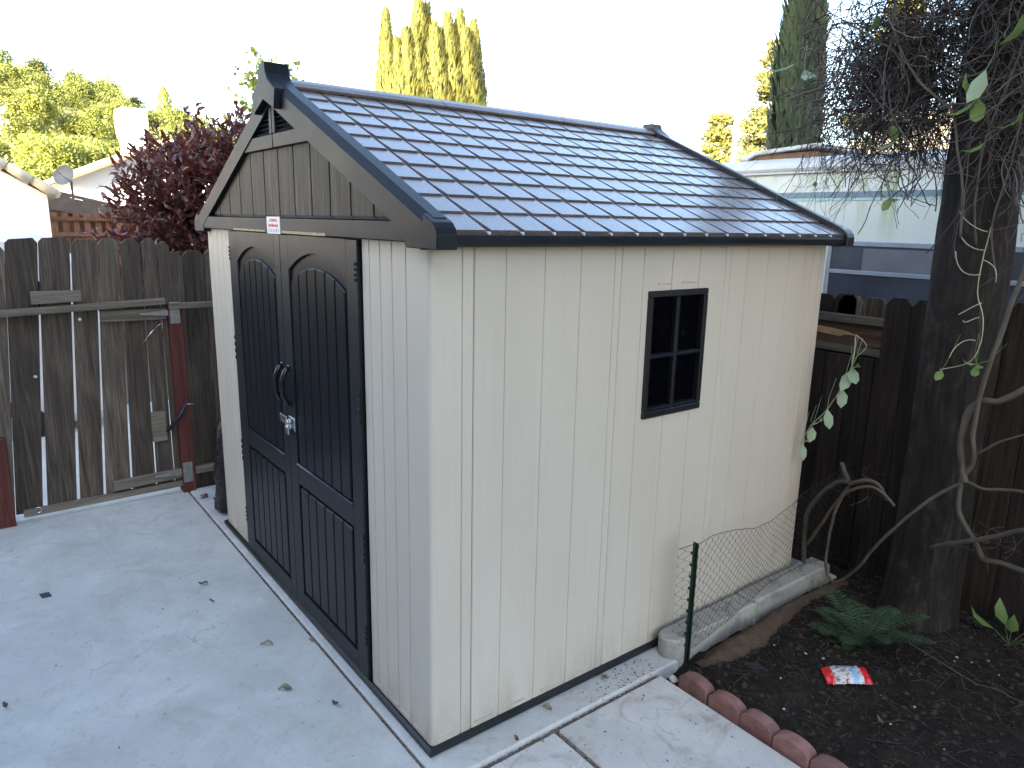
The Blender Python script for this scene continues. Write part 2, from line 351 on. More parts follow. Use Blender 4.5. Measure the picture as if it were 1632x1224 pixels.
# soil bed
def bedz(x, y):
    n1 = noise.noise(V((x * 3, y * 3, 1))); n2 = noise.noise(V((x * 14, y * 14, 4))); n3 = noise.noise(V((x * 45, y * 45, 9)))
    e_ = min(1, max(0, (y - 1.17) / .12)); e2 = min(1, max(0, (x - .12) / .15))
    return -.075 + e_ * .055 + e2 * .02 + .02 * n1 + .017 * n2 + .009 * n3 + .05 * math.exp(-((x - .66) ** 2 + (y - 2.5) ** 2) / .12)
g = MB(); nx, ny = 190, 130
for i in range(nx):
    for j in range(ny):
        x = .0 + 3.4 * (i / (nx - 1)) ** 1.25; y = 1.12 + 1.76 * j / (ny - 1); g.v.append(V((x, y, bedz(x, y))))
for i in range(nx - 1):
    for j in range(ny - 1): g.f.append([i * ny + j, (i + 1) * ny + j, (i + 1) * ny + j + 1, i * ny + j + 1]); g.sm.append(True)
obj('soil_bed', g, M['soil'], kind='structure')
# bare brown dirt banked up along the kerb
def moundz(t, s):
    y = 1.36 + t * 1.2; h = .105 * sin(pi * s) * (0.35 + .65 * min(1, t * 5)) * (1 - .3 * t)
    return h + .012 * noise.noise(V((t * 14, s * 5, 2))) + .006 * noise.noise(V((t * 50, s * 18, 2)))
g = MB(); n1, n2 = 70, 18
for i in range(n1):
    for j in range(n2):
        t = i / (n1 - 1); s = j / (n2 - 1); y = 1.30 + t * 1.28; x = .155 + s * (.15 + .04 * sin(t * 7)) - .02 * t
        g.v.append(V((x, y, -.045 + moundz(t, s))))
for i in range(n1 - 1):
    for j in range(n2 - 1): g.f.append([i * n2 + j, (i + 1) * n2 + j, (i + 1) * n2 + j + 1, i * n2 + j + 1]); g.sm.append(True)
obj('dirt_bank', g, M['mound'], kind='structure')
# crumbs, twigs and chips lying on the bed
g = MB()
OCT = [(0, 2, 4), (2, 1, 4), (1, 3, 4), (3, 0, 4), (2, 0, 5), (1, 2, 5), (3, 1, 5), (0, 3, 5)]
def crumb(g, x, y, z, r):
    g.add([(x + r * U(.7, 1.3), y, z), (x - r * U(.7, 1.3), y, z), (x, y + r, z), (x, y - r, z), (x + r * U(-.3, .3), y, z + r * U(.4, .9)), (x, y, z - r * .6)], OCT)
for i in range(6500):
    x = .2 + 2.2 * rnd() ** 1.4; y = U(1.2, 2.84); crumb(g, x, y, bedz(x, y), .0018 + .016 * rnd() ** 6)
obj('soil_crumbs', g, M['clod'], kind='stuff')
g = MB()
for i in range(1300):
    x = .2 + 2.0 * rnd() ** 1.3; y = U(1.22, 2.84); L = .015 + .14 * rnd() ** 2.2; an = U(-1.2, .8) if rnd() < .6 else U(0, pi); z = bedz(x, y) + .004
    p = V((x, y, z)); q = p + V((cos(an) * L, sin(an) * L, U(0, .02))); mdl = (p + q) / 2 + V((U(-1, 1), U(-1, 1), U(0, .8))) * L * .12
    q.z = bedz(q.x, q.y) + U(.002, .015); mdl.z = max(mdl.z, bedz(mdl.x, mdl.y) + .003)
    g.tube([p, mdl, q], .0004 + .0016 * rnd() ** 2, 3)
obj('bed_twigs', g, M['twig'], kind='stuff')
g = MB()
for i in range(38):
    x = .22 + 1.6 * rnd(); y = U(1.2, 2.6); crumb(g, x, y, bedz(x, y) + .003, U(.003, .008))
obj('pale_chips', g, M['chip'], kind='stuff')

# ================================================================== shed
W, D, H = 2.58, 2.40, 1.90
XM = -W / 2
shed = thing('garden_shed', 'beige resin garden shed with black double doors and grey shingled roof', 'shed', (XM, D / 2, 0))
# base sill: black round-edged skirting
g = MB()
sec = [(0, 0), (.016, 0), (.022, .006), (.022, .024), (.012, .032), (0, .032)]
cor = [(-W, 0, -1, -1), (0, 0, 1, -1), (0, D, 1, 1), (-W, D, -1, 1)]
for i in range(4):
    for (o_, z_) in sec: g.v.append(V((cor[i][0] + cor[i][2] * (o_ - .004), cor[i][1] + cor[i][3] * (o_ - .004), z_ + .001)))
ns = len(sec)
for i in range(4):
    for k in range(ns): g.f.append([i * ns + k, ((i + 1) % 4) * ns + k, ((i + 1) % 4) * ns + (k + 1) % ns, i * ns + (k + 1) % ns]); g.sm.append(False)
obj('base_sill', g, M['black'], shed)
# wall panels: a profile with narrow moulded grooves, drawn up from z0 to z1
def panel(name, s0, s1, grooves, wallf, hole=None, z0=.03, z1=H + .03, gw=.0028, gd=.0036, edge=.003, sm=False):
    pr = [(s0, gd), (s0 + edge, 0)]
    for c in grooves:
        if s0 + .02 < c < s1 - .02: pr += [(c - gw, 0), (c - gw * .3, gd), (c + gw * .3, gd), (c + gw, 0)]
    pr += [(s1 - edge, 0), (s1, gd)]
    if hole: pr += [(hole[0], 0), (hole[1], 0)]
    pr.sort(); zs = [z0, z1] if not hole else [z0, hole[2], hole[3], z1]
    g = MB(); k = len(pr)
    for z in zs:
        for s, d in pr: g.v.append(V(wallf(s, -d) + (z,)))
    for a_ in range(len(zs) - 1):
        for i in range(k - 1):
            if hole and a_ == 1 and hole[0] - 1e-4 <= pr[i][0] and pr[i + 1][0] <= hole[1] + 1e-4: continue
            g.f.append([a_ * k + i, a_ * k + i + 1, (a_ + 1) * k + i + 1, (a_ + 1) * k + i]); g.sm.append(False)
    # returns so that the panel has thickness
    b = len(g.v)
    for z in (z0, z1):
        for s in (s0, s1): g.v.append(V(wallf(s, -.03) + (z,)))
    t_ = (len(zs) - 1) * k
    g.f += [[0, t_, b + 2, b], [k - 1, b + 1, b + 3, t_ + k - 1]]; g.sm += [False] * 2
    return obj(name, g, M['wall'], shed)
right = lambda s, d: (d, s); left = lambda s, d: (-W - d, D - s); front = lambda s, d: (s, -d); back = lambda s, d: (-s, D + d)
WIN = (1.048, 1.430, 1.158, 1.708)
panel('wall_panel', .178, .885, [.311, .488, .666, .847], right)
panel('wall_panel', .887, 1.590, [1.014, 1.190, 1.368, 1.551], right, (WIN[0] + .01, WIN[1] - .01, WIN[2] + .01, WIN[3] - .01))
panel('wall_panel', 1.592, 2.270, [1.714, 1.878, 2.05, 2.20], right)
# corner panels wrap round with a small radius
def corner(x0, y0, sx, sy, lx, ly, gx, gy):
    # (x0,y0) outer corner, panel runs -sx along x by lx and -sy along y by ly
    R_ = .018; pts = []
    def grv(L, gs):
        o_ = []
        for c in gs: o_ += [(c - .0035, 0), (c - .001, .005), (c + .001, .005), (c + .0035, 0)]
        return [(L, .005), (L - .003, 0)] + sorted([q for q in o_ if R_ < q[0] < L - .01], reverse=True)
    for s, d in grv(lx, gx): pts.append((x0 - sx * s, y0 - sy * d))
    for k in range(7):
        an = pi / 2 * k / 6; pts.append((x0 - sx * (R_ - R_ * sin(an)), y0 - sy * (R_ - R_ * cos(an))))
    for s, d in reversed(grv(ly, gy)): pts.append((x0 - sx * d, y0 - sy * s))
    g = MB(); k = len(pts)
    for z in (.03, H + .03):
        for p in pts: g.v.append(V((p[0], p[1], z)))
    for i in range(k - 1): g.f.append([i, i + 1, k + i + 1, k + i]); g.sm.append(False)
    obj('corner_panel', g, M['wall'], shed)
corner(0, 0, 1, -1, .49, .176, [.155, .255, .345, .43], [.128]); corner(-W, 0, -1, -1, .47, .176, [.10, .20, .30, .38], [.128])
corner(0, D, 1, 1, .3, .128, [.15], [.06]); corner(-W, D, -1, 1, .3, .128, [.15], [.06])
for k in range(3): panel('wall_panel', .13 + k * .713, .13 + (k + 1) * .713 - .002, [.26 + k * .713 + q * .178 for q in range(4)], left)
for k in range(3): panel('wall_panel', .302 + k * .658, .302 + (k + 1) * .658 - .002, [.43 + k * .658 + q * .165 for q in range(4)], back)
# little moulded clip lips along the foot of the walls
lip = None
for y in (.065, .235, .40, .575, .755, .94, 1.10, 1.30, 1.47, 1.64, 1.80, 1.97, 2.13, 2.30):
    if lip is None: g = MB().box(-.001, y - .045, .052, .0045, y + .045, .058, .0015); lip = obj('clip_lip', g, M['wall'], shed)
    else: inst(lip, V((.0018, y, .052)), shed)
lipf = None
for x in (-.43, -.30, -.205, -.09, -2.5, -2.39, -2.27):
    if lipf is None: g = MB().box(x - .04, -.0045, .052, x + .04, .001, .058, .0015); lipf = obj('clip_lip', g, M['wall'], shed)
    else: inst(lipf, V((x, -.0018, .052)), shed)
for y in (1.15, 1.30): inst(lip, V((.0018, y, 1.735)), shed)
# window
g = MB(); y0, y1, z0, z1 = WIN
for a_ in ((y0, z0, y1, z0 + .03), (y0, z1 - .028, y1, z1), (y0, z0 + .03, y0 + .026, z1 - .028), (y1 - .026, z0 + .03, y1, z1 - .028)): g.box(-.03, a_[0], a_[1], .014, a_[2], a_[3], .004)
wf = obj('window', g, M['black'], shed)
ym, zm = (y0 + y1) / 2, z0 + .49 * (z1 - z0)
obj('mullion', MB().box(-.022, ym - .011, z0 + .0305, .009, ym + .011, z1 - .0285, .004), M['black'], wf)
for (a_, b_) in ((y0 + .0265, ym - .0115), (ym + .0115, y1 - .0265)):
    obj('glazing_bar', MB().box(-.022, a_, zm - .008, .011, b_, zm + .008, .004), M['trim'], wf)
    obj('glazing_bar', MB().box(-.022, a_, z0 + .031, .0115, b_, z0 + .044, .004), M['trim'], wf)
for (a_, b_) in ((y0 + .026, ym - .012), (ym + .012, y1 - .026)):
    for (c_, d_) in ((z0 + .045, zm - .009), (zm + .009, z1 - .029)): obj('pane', MB().box(-.020, a_, c_, -.014, b_, d_), M['glass'], wf)
# doors
def door(xa, xb, hinge_right):
    yf = -.016
    d = obj('door', MB().box(xa + .002, -.004, .042, xb - .002, .03, 1.90), M['door'], shed)
    pxa, pxb = (xa + .135, xb - .075) if not hinge_right else (xa + .10, xb - .10)
    pz = (.125, .715, .815, 1.745); ar = .085
    def arch(x, off=0):
        t = (x - pxa) / (pxb - pxa) * 2 - 1; t = max(-1, min(1, t)); return pz[3] + ar * (1 - t * t) - off
    g = MB()
    g.box(xa + .002, yf, .042, pxa, -.004, 1.90, .002); g.box(pxb, yf, .042, xb - .002, -.004, 1.90, .002)
    g.box(pxa, yf, .042, pxb, -.004, pz[0], .002); g.box(pxa, yf, pz[1], pxb, -.004, pz[2], .002)
    N = 14; ol = [(pxa, 1.90)] + [(pxa + (pxb - pxa) * i / N, arch(pxa + (pxb - pxa) * i / N)) for i in range(N + 1)] + [(pxb, 1.90)]
    g.prism(ol, 'y', yf, -.004); obj('frame', g, M['doorframe'], d)
    n = 6; mg = .018; wd = (pxb - pxa - 2 * mg) / n
    for k in range(n):
        a_ = pxa + mg + k * wd + .0022; b_ = a_ + wd - .0044
        obj('plank', MB().prism([(a_, pz[0] + mg), (b_, pz[0] + mg), (b_, pz[1] - mg), (a_, pz[1] - mg)], 'y', -.0155, -.004, .0065), M['door'], d)
        xm_ = (a_ + b_) / 2
        obj('plank', MB().prism([(a_, pz[2] + .006), (b_, pz[2] + .006), (b_, arch(b_, .062)), (xm_, arch(xm_, .062)), (a_, arch(a_, .062))], 'y', -.0155, -.004, .0065), M['door'], d)
    # bright bevelled sill under the upper panel
    obj('ledge', MB().prism([(-.0158, pz[2] + .003), (-.0235, pz[2] - .0005), (-.0165, pz[2] - .010), (-.0163, pz[2] - .004)], 'x', pxa - .004, pxb + .004), M['handle'], d)
    for a_, b_ in ((.2, .30), (.58, .72), (1.18, 1.33), (1.74, 1.82)):
        g = MB(); n_ = 4
        for k in range(n_):
            zc = a_ + (b_ - a_) * (k + .5) / n_; hh = (b_ - a_) / n_ * .3; xx = xb - .006 if hinge_right else xa + .006
            g.box(xx - .005, -.026 if hinge_right else -.0195, zc - hh, xx + .007, -.0165, zc + hh, .001)
        obj('hinge', g, M['handle'], d)
    hx = xa + .045 if hinge_right else xb - .045
    g = MB(); pr = [(-.017, 1.278), (-.032, 1.27), (-.052, 1.232), (-.053, 1.15), (-.035, 1.112), (-.017, 1.103)]
    g.tube([V((hx, a_, b_)) for a_, b_ in pr], [.012, .0125, .0125, .0125, .0125, .012], 8); obj('handle', g, M['handle'], d)
    g = MB(); g.box(hx - .016, -.022, 1.262, hx + .016, -.0165, 1.292, .003).box(hx - .016, -.022, 1.088, hx + .016, -.0165, 1.118, .003); obj('handle_foot', g, M['handle'], d)
    return d
dl = door(-2.105, -1.315, False); dr = door(-1.315, -.498, True)
# hasp and padlock
hasp = MB().box(-1.425, -.020, .985, -1.325, -.0165, 1.025, .002).box(-1.295, -.022, .975, -1.215, -.0165, 1.04, .002); hasp = obj('hasp', hasp, M['chrome'], shed)
g = MB(); g.tube([(-1.30 + .012 * cos(t), -.03, 1.0 + .02 * sin(t)) for t in [pi * k / 8 for k in range(9)]], .004, 6)
for t in range(2): g.tube([(-1.262 + .016 * cos(q), -.032 - .01 * t, 1.008 + .022 * sin(q)) for q in [2 * pi * k / 10 for k in range(11)]], .0045, 6)
g.box(-1.33, -.026, .998, -1.28, -.021, 1.018, .002); obj('staple', g, M['chrome'], hasp)
g = MB().box(-1.29, -.045, .955, -1.245, -.024, .995, .004); obj('padlock', g, M['chrome'], hasp)
# --- gable
SL = V((1.385, 0, -.610)); SL.normalize(); NR = V((-SL.z, 0, SL.x))      # down-slope and normal of the right pitch
AP = V((XM, 0, 2.555))
gab = obj('gable', MB().prism([(XM - 1.22, 1.93), (XM + 1.22, 1.93), (XM, 2.49)], 'y', -.004, .02), M['black'], shed)
def roofline(x): return 2.555 - abs(x - XM) * .610 / 1.385
pw = .187; k0 = -7
for k in range(-7, 7):
    a_ = XM + k * pw + .0045; b_ = a_ + pw - .009
    def top(x): return min(2.278, roofline(x) - .085)
    if max(top(a_), top(b_)) < 1.985: continue
    ol = [(max(a_, XM - 1.12), 1.965), (min(b_, XM + 1.12), 1.965)]
    xs = [b_, (a_ + b_) / 2, a_]; ol += [(max(XM - 1.12, min(XM + 1.12, x)), max(1.972, top(x))) for x in xs]
    obj('gable_plank', MB().prism(ol, 'y', -.014, -.004, .002), M['gableplank'], gab)
def trimbar(name, x0, z0, x1, z1, y0=-.036, y1=-.004): return obj(name, MB().box(x0, y0, z0, x1, y1, z1, .004), M['trim'], gab)
trimbar('fascia', -2.665, 1.905, .05, 1.975)
obj('drip_edge', MB().prism([(-.0145, 1.9755), (-.0145, 1.987), (-.0375, 1.9755)], 'x', XM - 1.1, XM + 1.1), M['handle'], gab)
obj('yellow_scuff', MB().box(-1.93, -.0375, 1.907, -1.44, -.036, 1.917).box(-1.22, -.0375, 1.9065, -.74, -.036, 1.918), M['yellow'], gab)
# collar beam in two halves and louvred vents
for s in (-1, 1):
    xa = XM + s * .003; xb = XM + s * .56; xc = XM + s * .42
    obj('collar_beam', MB().prism([(xa, 2.277), (xb, 2.277), (xc, 2.338), (xa, 2.338)], 'y', -.033, -.004, .003), M['trim'], gab)
    obj('vent_post', MB().prism([(xa, 2.3385), (xa + s * .032, 2.3385), (xa + s * .032, 2.49), (xa, 2.50)], 'y', -.033, -.004, .002), M['trim'], gab)
    for q in range(6):
        z = 2.346 + q * .019; xe = (2.475 - z) / .44
        if xe < .06: continue
        obj('vent_slat', MB().add([(XM + s * .037, -.026, z), (XM + s * xe, -.026, z), (XM + s * xe, -.008, z + .014), (XM + s * .037, -.008, z + .014), (XM + s * .037, -.024, z - .003), (XM + s * xe, -.024, z - .003), (XM + s * xe, -.006, z + .011), (XM + s * .037, -.006, z + .011)],
            [(0, 1, 2, 3), (7, 6, 5, 4), (0, 4, 5, 1), (3, 2, 6, 7), (0, 3, 7, 4), (1, 5, 6, 2)]), M['trim'], gab)
# sticker on the fascia
sx0, sx1, sz0, sz1 = -1.405, -1.235, 1.902, 1.9785
stk = obj('sticker', MB().box(sx0, -.0385, sz0, sx1, -.0366, sz1), M['stickw'], gab)
def text(body, x, z, size, sxl, mat):
    cu = bpy.data.curves.new('t', 'FONT'); cu.body = body; cu.size = size; cu.align_x = 'CENTER'; cu.extrude = .0003; cu.offset = size * .02
    to = bpy.data.objects.new('t', cu); scene.collection.objects.link(to); dg = bpy.context.evaluated_depsgraph_get()
    me = bpy.data.meshes.new_from_object(to.evaluated_get(dg)); bpy.data.objects.remove(to)
    mb = MB(); mb.add([(x + v.co.x * sxl, -.0391 - v.co.z, z + v.co.y) for v in me.vertices], [list(p.vertices) for p in me.polygons]); return obj('lettering', mb, mat, stk)
xm_ = (sx0 + sx1) / 2
text('- CHARGE -', xm_, 1.956, .019, 1.35, M['stickr']); text('bardinched', xm_, 1.933, .023, 1.2, M['stickr'])
g = MB()
for k in range(7): g.box(sx0 + .02 + k * .021, -.0392, 1.908, sx0 + .024 + k * .021, -.0386, 1.926)
obj('lettering', g, M['stickk'], stk)
# --- roof
LEN = 1.385 / abs(SL.x)
deck = MB()
def slab(mb, s, t0, t1, ya, yb, n0, n1):
    sl = V((SL.x * s, 0, SL.z)); nr = V((NR.x * s, 0, NR.z)); P = []
    for n_ in (n0, n1):
        for t_, y_ in ((t0, ya), (t1, ya), (t1, yb), (t0, yb)): P.append(AP + sl * t_ + nr * n_ + V((0, y_, 0)))
    F = [(3, 2, 1, 0), (4, 5, 6, 7), (0, 1, 5, 4), (1, 2, 6, 5), (2, 3, 7, 6), (3, 0, 4, 7)]
    mb.add(P, F if s > 0 else [tuple(reversed(f)) for f in F])
slab(deck, 1, 0.0, LEN, -.003, D + .02, -.04, -.0075); slab(deck, -1, 0.0, LEN, -.003, D + .02, -.04, -.0075)
roof = obj('roof', deck, M['roof'], shed)
NC, NRW = 17, 10; Y0, Y1 = .03, 2.385; cw = (Y1 - Y0) / NC; rl = (LEN - .055) / NRW
def shingle(s):
    sl = V((SL.x * s, 0, SL.z)); nr = V((NR.x * s, 0, NR.z)); bm = bmesh.new()
    P = []
    for t_, n0, n1, hw in ((0, -.015, -.0035, cw / 2 - .0015), (rl - .001, -.015, .0030, cw / 2 - .0085)):
        for y_ in (-hw, hw):
            for n_ in (n0, n1): P.append(bm.verts.new(sl * t_ + nr * n_ + V((0, y_, 0))))
    for f in ((0, 1, 3, 2), (4, 6, 7, 5), (0, 4, 5, 1), (2, 3, 7, 6), (1, 5, 7, 3), (0, 2, 6, 4)): bm.faces.new([P[i] for i in f])
    bmesh.ops.recalc_face_normals(bm, faces=bm.faces[:])
    bmesh.ops.bevel(bm, geom=[e_ for e_ in bm.edges if all(v in (P[1], P[3], P[5], P[7]) for v in e_.verts)], offset=.0035, segments=2, affect='EDGES')
    return MB().bm(bm), sl
mb, sl = shingle(1); src = None
for i in range(NRW):
    for j in range(NC):
        p = AP + sl * (.055 + i * rl) + V((0, Y0 + (j + .5) * cw, 0))
        if src is None: src = obj('shingle', mb, M['roof'], roof, origin=(0, 0, 0)); place(src, p, roof)
        else: inst(src, p, roof)
mb, sl = shingle(-1); g = MB()
for i in range(NRW):
    for j in range(NC):
        p = AP + sl * (.055 + i * rl) + V((0, Y0 + (j + .5) * cw, 0)); g.add([q + p for q in mb.v], mb.f)
obj('far_slope_shingles', g, M['roof'], roof, kind='stuff')
# pale bits painting the sky's glint in the eave troughs
glint = None
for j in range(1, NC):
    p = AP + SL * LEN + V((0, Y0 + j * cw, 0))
    if glint is None: glint = obj('sky_glint', MB().box(p.x - .012, p.y - .005, p.z - .012, p.x + .006, p.y + .005, p.z - .0005, .003), M['glint'], roof)
    else: inst(glint, V((p.x - .003, p.y, p.z - .012)), roof)
# eave trims
for s in (1, -1):
    e0 = AP + V((SL.x * s, 0, SL.z)) * LEN
    ol = [(e0.x - s * .06, e0.z - .012), (e0.x + s * .003, e0.z - .0135), (e0.x + s * .008, e0.z - .022), (e0.x + s * .006, e0.z - .04), (e0.x - s * .012, e0.z - .05), (e0.x - s * .075, e0.z - .045)]
    obj('eave_trim', MB().prism(ol, 'y', .012, D - .02), M['trim'], roof)
# ridge cap in three lengths
for k in range(3):
    a_ = .045 + k * .79; b_ = a_ + .787
    q = lambda s, t_, n_: AP + V((SL.x * s, 0, SL.z)) * t_ + V((NR.x * s, 0, NR.z)) * n_
    P = [q(1, .075, 0.0), q(1, .075, .012), q(1, .04, .020), q(1, .0, .022), q(-1, .04, .020), q(-1, .075, .012), q(-1, .075, 0.0)]
    obj('ridge_cap', MB().prism([(p.x, p.z) for p in P], 'y', a_, b_, .0015), M['roof'], roof)
# rake trims: swept section along each slope
def rake(s, y_out, y_in, mat, cap):
    sg = 1 if y_in > y_out else -1
    sec = [(y_out, -.088), (y_out, -.004), (y_out + sg * .022, .022), (y_in, .022), (y_in, -.02), (y_out + sg * .03, -.03), (y_out + sg * .03, -.088)]
    g = MB(); k = len(sec); sl = V((SL.x * s, 0, SL.z)); nr = V((NR.x * s, 0, NR.z))
    for t_ in (0.0, LEN - .05):
        for y_, n_ in sec:
            p = AP + sl * t_ + nr * n_ + V((0, y_, 0))
            if t_ == 0.0:  # mitre on the centre line
                dt = (XM - p.x) / sl.x; p = p + sl * dt
            g.v.append(p)
    for i in range(k): g.f.append([i, (i + 1) % k, k + (i + 1) % k, k + i]); g.sm.append(False)
    g.f += [list(range(k))[::-1], list(range(k, 2 * k))]; g.sm += [False] * 2
    bm = bmesh.new(); vs = [bm.verts.new(p) for p in g.v]
    for f in g.f: bm.faces.new([vs[i] for i in f])
    bmesh.ops.recalc_face_normals(bm, faces=bm.faces[:]); obj('rake_trim', MB().bm(bm), mat, roof)
    e0 = AP + sl * (LEN - .012); x_ = e0.x
    ol = [(x_, e0.z + .022), (x_ + s * .020, e0.z + .002), (x_ + s * .028, e0.z - .018), (x_ + s * .026, e0.z - .062), (x_ - s * .165, e0.z - .062), (x_ - s * .175, e0.z - .042), (x_ - s * .14, e0.z - .02), (x_ - s * .06, e0.z - .02), (x_ - s * .06, e0.z + .048)]
    obj('corner_cap', MB().prism(ol, 'y', y_out - sg * .001, y_in + sg * .008, .003), cap, roof)
for s in (1, -1):
    rake(s, -.038, .03, M['trim'], M['trim']); rake(s, D + .048, D - .012, M['black'], M['black'])
for y_a, y_b, nm in ((-.066, .044, 'front'), (D + .07, D - .02, 'rear')):
    ol = [(.038, 2.628), (.045, 2.585), (.065, 2.555), (.15, 2.505), (.128, 2.425), (0, 2.475)] if nm == 'front' else [(.038, 2.60), (.05, 2.57), (.12, 2.52), (.11, 2.45), (0, 2.48)]
    ol = [(XM + x_, z_) for x_, z_ in ol] + [(XM - x_, z_) for x_, z_ in ol[-2::-1]]
    obj('finial', MB().prism(ol, 'y', min(y_a, y_b), max(y_a, y_b), .004), M['trim'] if nm == 'front' else M['black'], roof)

# ================================================================== gate and fences
def picket_ol(a_, b_, z0, z1, dog=.035, lean=0):
    return [(a_, z0), (b_, z0), (b_ + lean, z1 - dog), (b_ + lean - dog * .8, z1), (a_ + lean + dog * .8, z1), (a_ + lean, z1 - dog)]
GX = -3.40
gate = thing('wooden_gate', 'weathered grey wooden picket gate between red posts', 'gate', (GX, -.6, 0))
# picket edges measured along Y at the foot and at the top
pk = [(-1.245, -1.105, -1.12, -.975), (-1.10, -.953, -.97, -.80), (-.925, -.757, -.795, -.627), (-.735, -.595, -.62, -.482), (-.578, -.424, -.472, -.347), (-.408, -.262, -.338, -.222), (-.25, -.135, -.212, -.125), (-.128, -.052, -.118, -.042)]
for i, (a0, a1, b0, b1) in enumerate(pk):
    zt = [1.78, 1.822, 1.828, 1.815, 1.82, 1.818, 1.823, 1.80][i]; dg = U(.03, .045); t_ = U(-.003, .003)
    ol = [(a0, .035 + U(0, .02)), (a1, .035 + U(0, .02)), (b1, zt - dg), (b1 - dg * .7, zt), (b0 + dg * .7, zt - U(0, .01)), (b0, zt - dg)]
    obj('picket', MB().prism(ol, 'x', GX - .02 + t_, GX + t_ * .5, .002), M['picket'], gate)
obj('rail', MB().prism([(-1.25, 1.335), (-.105, 1.375), (-.105, 1.418), (-1.25, 1.378)], 'x', GX + .002, GX + .062, .003), M['railwood'], gate)
obj('rail', MB().prism([(-1.06, .03), (-.02, .045), (-.02, .085), (-1.06, .075)], 'x', GX + .002, GX + .045, .003), M['railwood'], gate)
obj('block', MB().prism([(-.875, 1.412), (-.60, 1.418), (-.597, 1.49), (-.872, 1.492)], 'x', GX + .002, GX + .04, .003), M['railwood'], gate)
obj('block', MB().prism([(-.502, 1.275), (-.10, 1.27), (-.10, 1.345), (-.502, 1.352)], 'x', GX + .002, GX + .036, .003), M['railwood'], gate)
obj('block', MB().prism([(-.535, .095), (-.06, .11), (-.06, .175), (-.535, .165)], 'x', GX + .002, GX + .04, .003), M['railwood'], gate)
obj('block', MB().prism([(-.255, .40), (-.16, .40), (-.16, .62), (-.255, .62)], 'x', GX + .002, GX + .022, .003), M['railwood'], gate)
def thinge(z):
    obj('strap_hinge', MB().prism([(-.27, z - .006), (-.085, z - .022), (-.085, z + .022), (-.27, z + .006)], 'x', GX + .0405, GX + .0445, .001), M['zinc'], gate)
    obj('hinge_plate', MB().box(GX + .062, -.085, z - .075, GX + .0665, -.02, z + .075, .0015), M['zinc'], gate)
thinge(1.315); thinge(.15)
g = MB().tube([(GX + .045, -.14, 1.25), (GX + .035, -.19, 1.205)], .002, 5).tube([(GX + .035, -.19, 1.205), (GX + .035, -.235, 1.155)], .007, 6).tube([(GX + .035, -.235, 1.155), (GX + .03, -.265, 1.115)], .002, 5); obj('turnbuckle', g, M['chrome'], gate)
g = MB().tube([(GX + .05, -.98 + .018 * cos(t), .07 + .018 * sin(t)) for t in [2 * pi * k / 12 for k in range(13)]], .0035, 6); obj('eye_bolt', g, M['chrome'], gate)
for y_, z_ in ((-.62, 1.30), (-.9, .95)): obj('bolt_head', MB().tube([(GX, y_, z_), (GX + .012, y_, z_)], .011, 8), M['chrome'], gate)
fence = thing('side_fence', 'weathered picket fence with red post, right of the gate and behind the shed', 'fence', (GX, 1.4, -.09))
obj('post', MB().box(GX - .02, -.092, -.10, GX + .06, -.002, 1.375, .004), M['redpost'], fence)
obj('rail', MB().box(GX + .0615, -.09, 1.345, GX + .10, 1.2, 1.385, .003), M['railwood'], fence)
obj('rail', MB().box(GX + .0005, 1.21, 1.335, GX + .05, 2.8, 1.385, .003), M['railwood'], fence)
obj('rail', MB().box(GX + .0005, .003, .12, GX + .05, 2.8, .17, .003), M['railwood'], fence)
y_ = -.093
for k in range(20):
    b_ = y_ + U(.132, .142); 
    if b_ > 2.85: break
    zt = 1.735 + U(-.01, .01)
    obj('picket', MB().prism(picket_ol(y_, b_, -.06, zt, .035), 'x', GX - .045, GX - .022, .002), M['picket'], fence); y_ = b_ + U(.002, .007)
tag(obj('red_post', MB().box(GX - .02, -1.20, -.10, GX + .07, -1.107, .58, .004), M['redpost']), 'short dark red wooden post at the left end of the gate', 'post')
lf = thing('unseen_fence', 'unseen weathered picket fence left of the gate, added to block bounced light', 'fence', (GX, -3.1, -.09)); y_ = -4.9  # out-of-view stretch, added to block bounce and darken what the doors reflect
while y_ < -1.40:
    b_ = y_ + U(.132, .142); obj('picket', MB().prism(picket_ol(y_, b_, -.06, 1.80 + U(-.012, .012), .035), 'x', GX - .045, GX - .022, .002), M['picket'], lf); y_ = b_ + U(.002, .007)
for z_ in (.15, 1.36): obj('rail', MB().box(GX - .0215, -4.9, z_, GX + .02, -1.26, z_ + .05, .003), M['railwood'], lf)
# rubber strap between gate and post
g = MB().tube([(GX + .07, -.035, .66), (GX + .075, -.075, .585), (GX + .05, -.165, .47)], [.013, .014, .012], 7); tg = obj('rubber_strap', g, M['navy']); tag(tg, 'dark blue rubber strap holding the gate to the red post', 'strap')
obj('hook', MB().tube([(GX + .072, -.035, .66), (GX + .075, .03, .655)], .003, 5), M['chrome'], tg)
# black bag beside the shed
g = MB(); nr_, na = 26, 20
for i in range(nr_):
    t = i / (nr_ - 1); z = .002 + .66 * t; r = .095 * (1 - .25 * t) * (1.0 if i not in (0, nr_ - 1) else .55) * (1 - .5 * max(0, t - .85) / .15)
    for j in range(na):
        an = 2 * pi * j / na; rr = r * (1 + .22 * noise.noise(V((cos(an) * 2, sin(an) * 2, z * 9))) + .1 * noise.noise(V((cos(an) * 6, sin(an) * 6, z * 26))))
        g.v.append(V((-2.80 + rr * cos(an), .085 + rr * sin(an), z)))
for i in range(nr_ - 1):
    for j in range(na): g.f.append([i * na + j, i * na + (j + 1) % na, (i + 1) * na + (j + 1) % na, (i + 1) * na + j]); g.sm.append(True)
g.f += [list(range(na))[::-1], list(range((nr_ - 1) * na, nr_ * na))]; g.sm += [True] * 2
tag(obj('black_bag', g, M['bag']), 'tall crumpled black plastic bag standing beside the shed near the gate', 'bag')

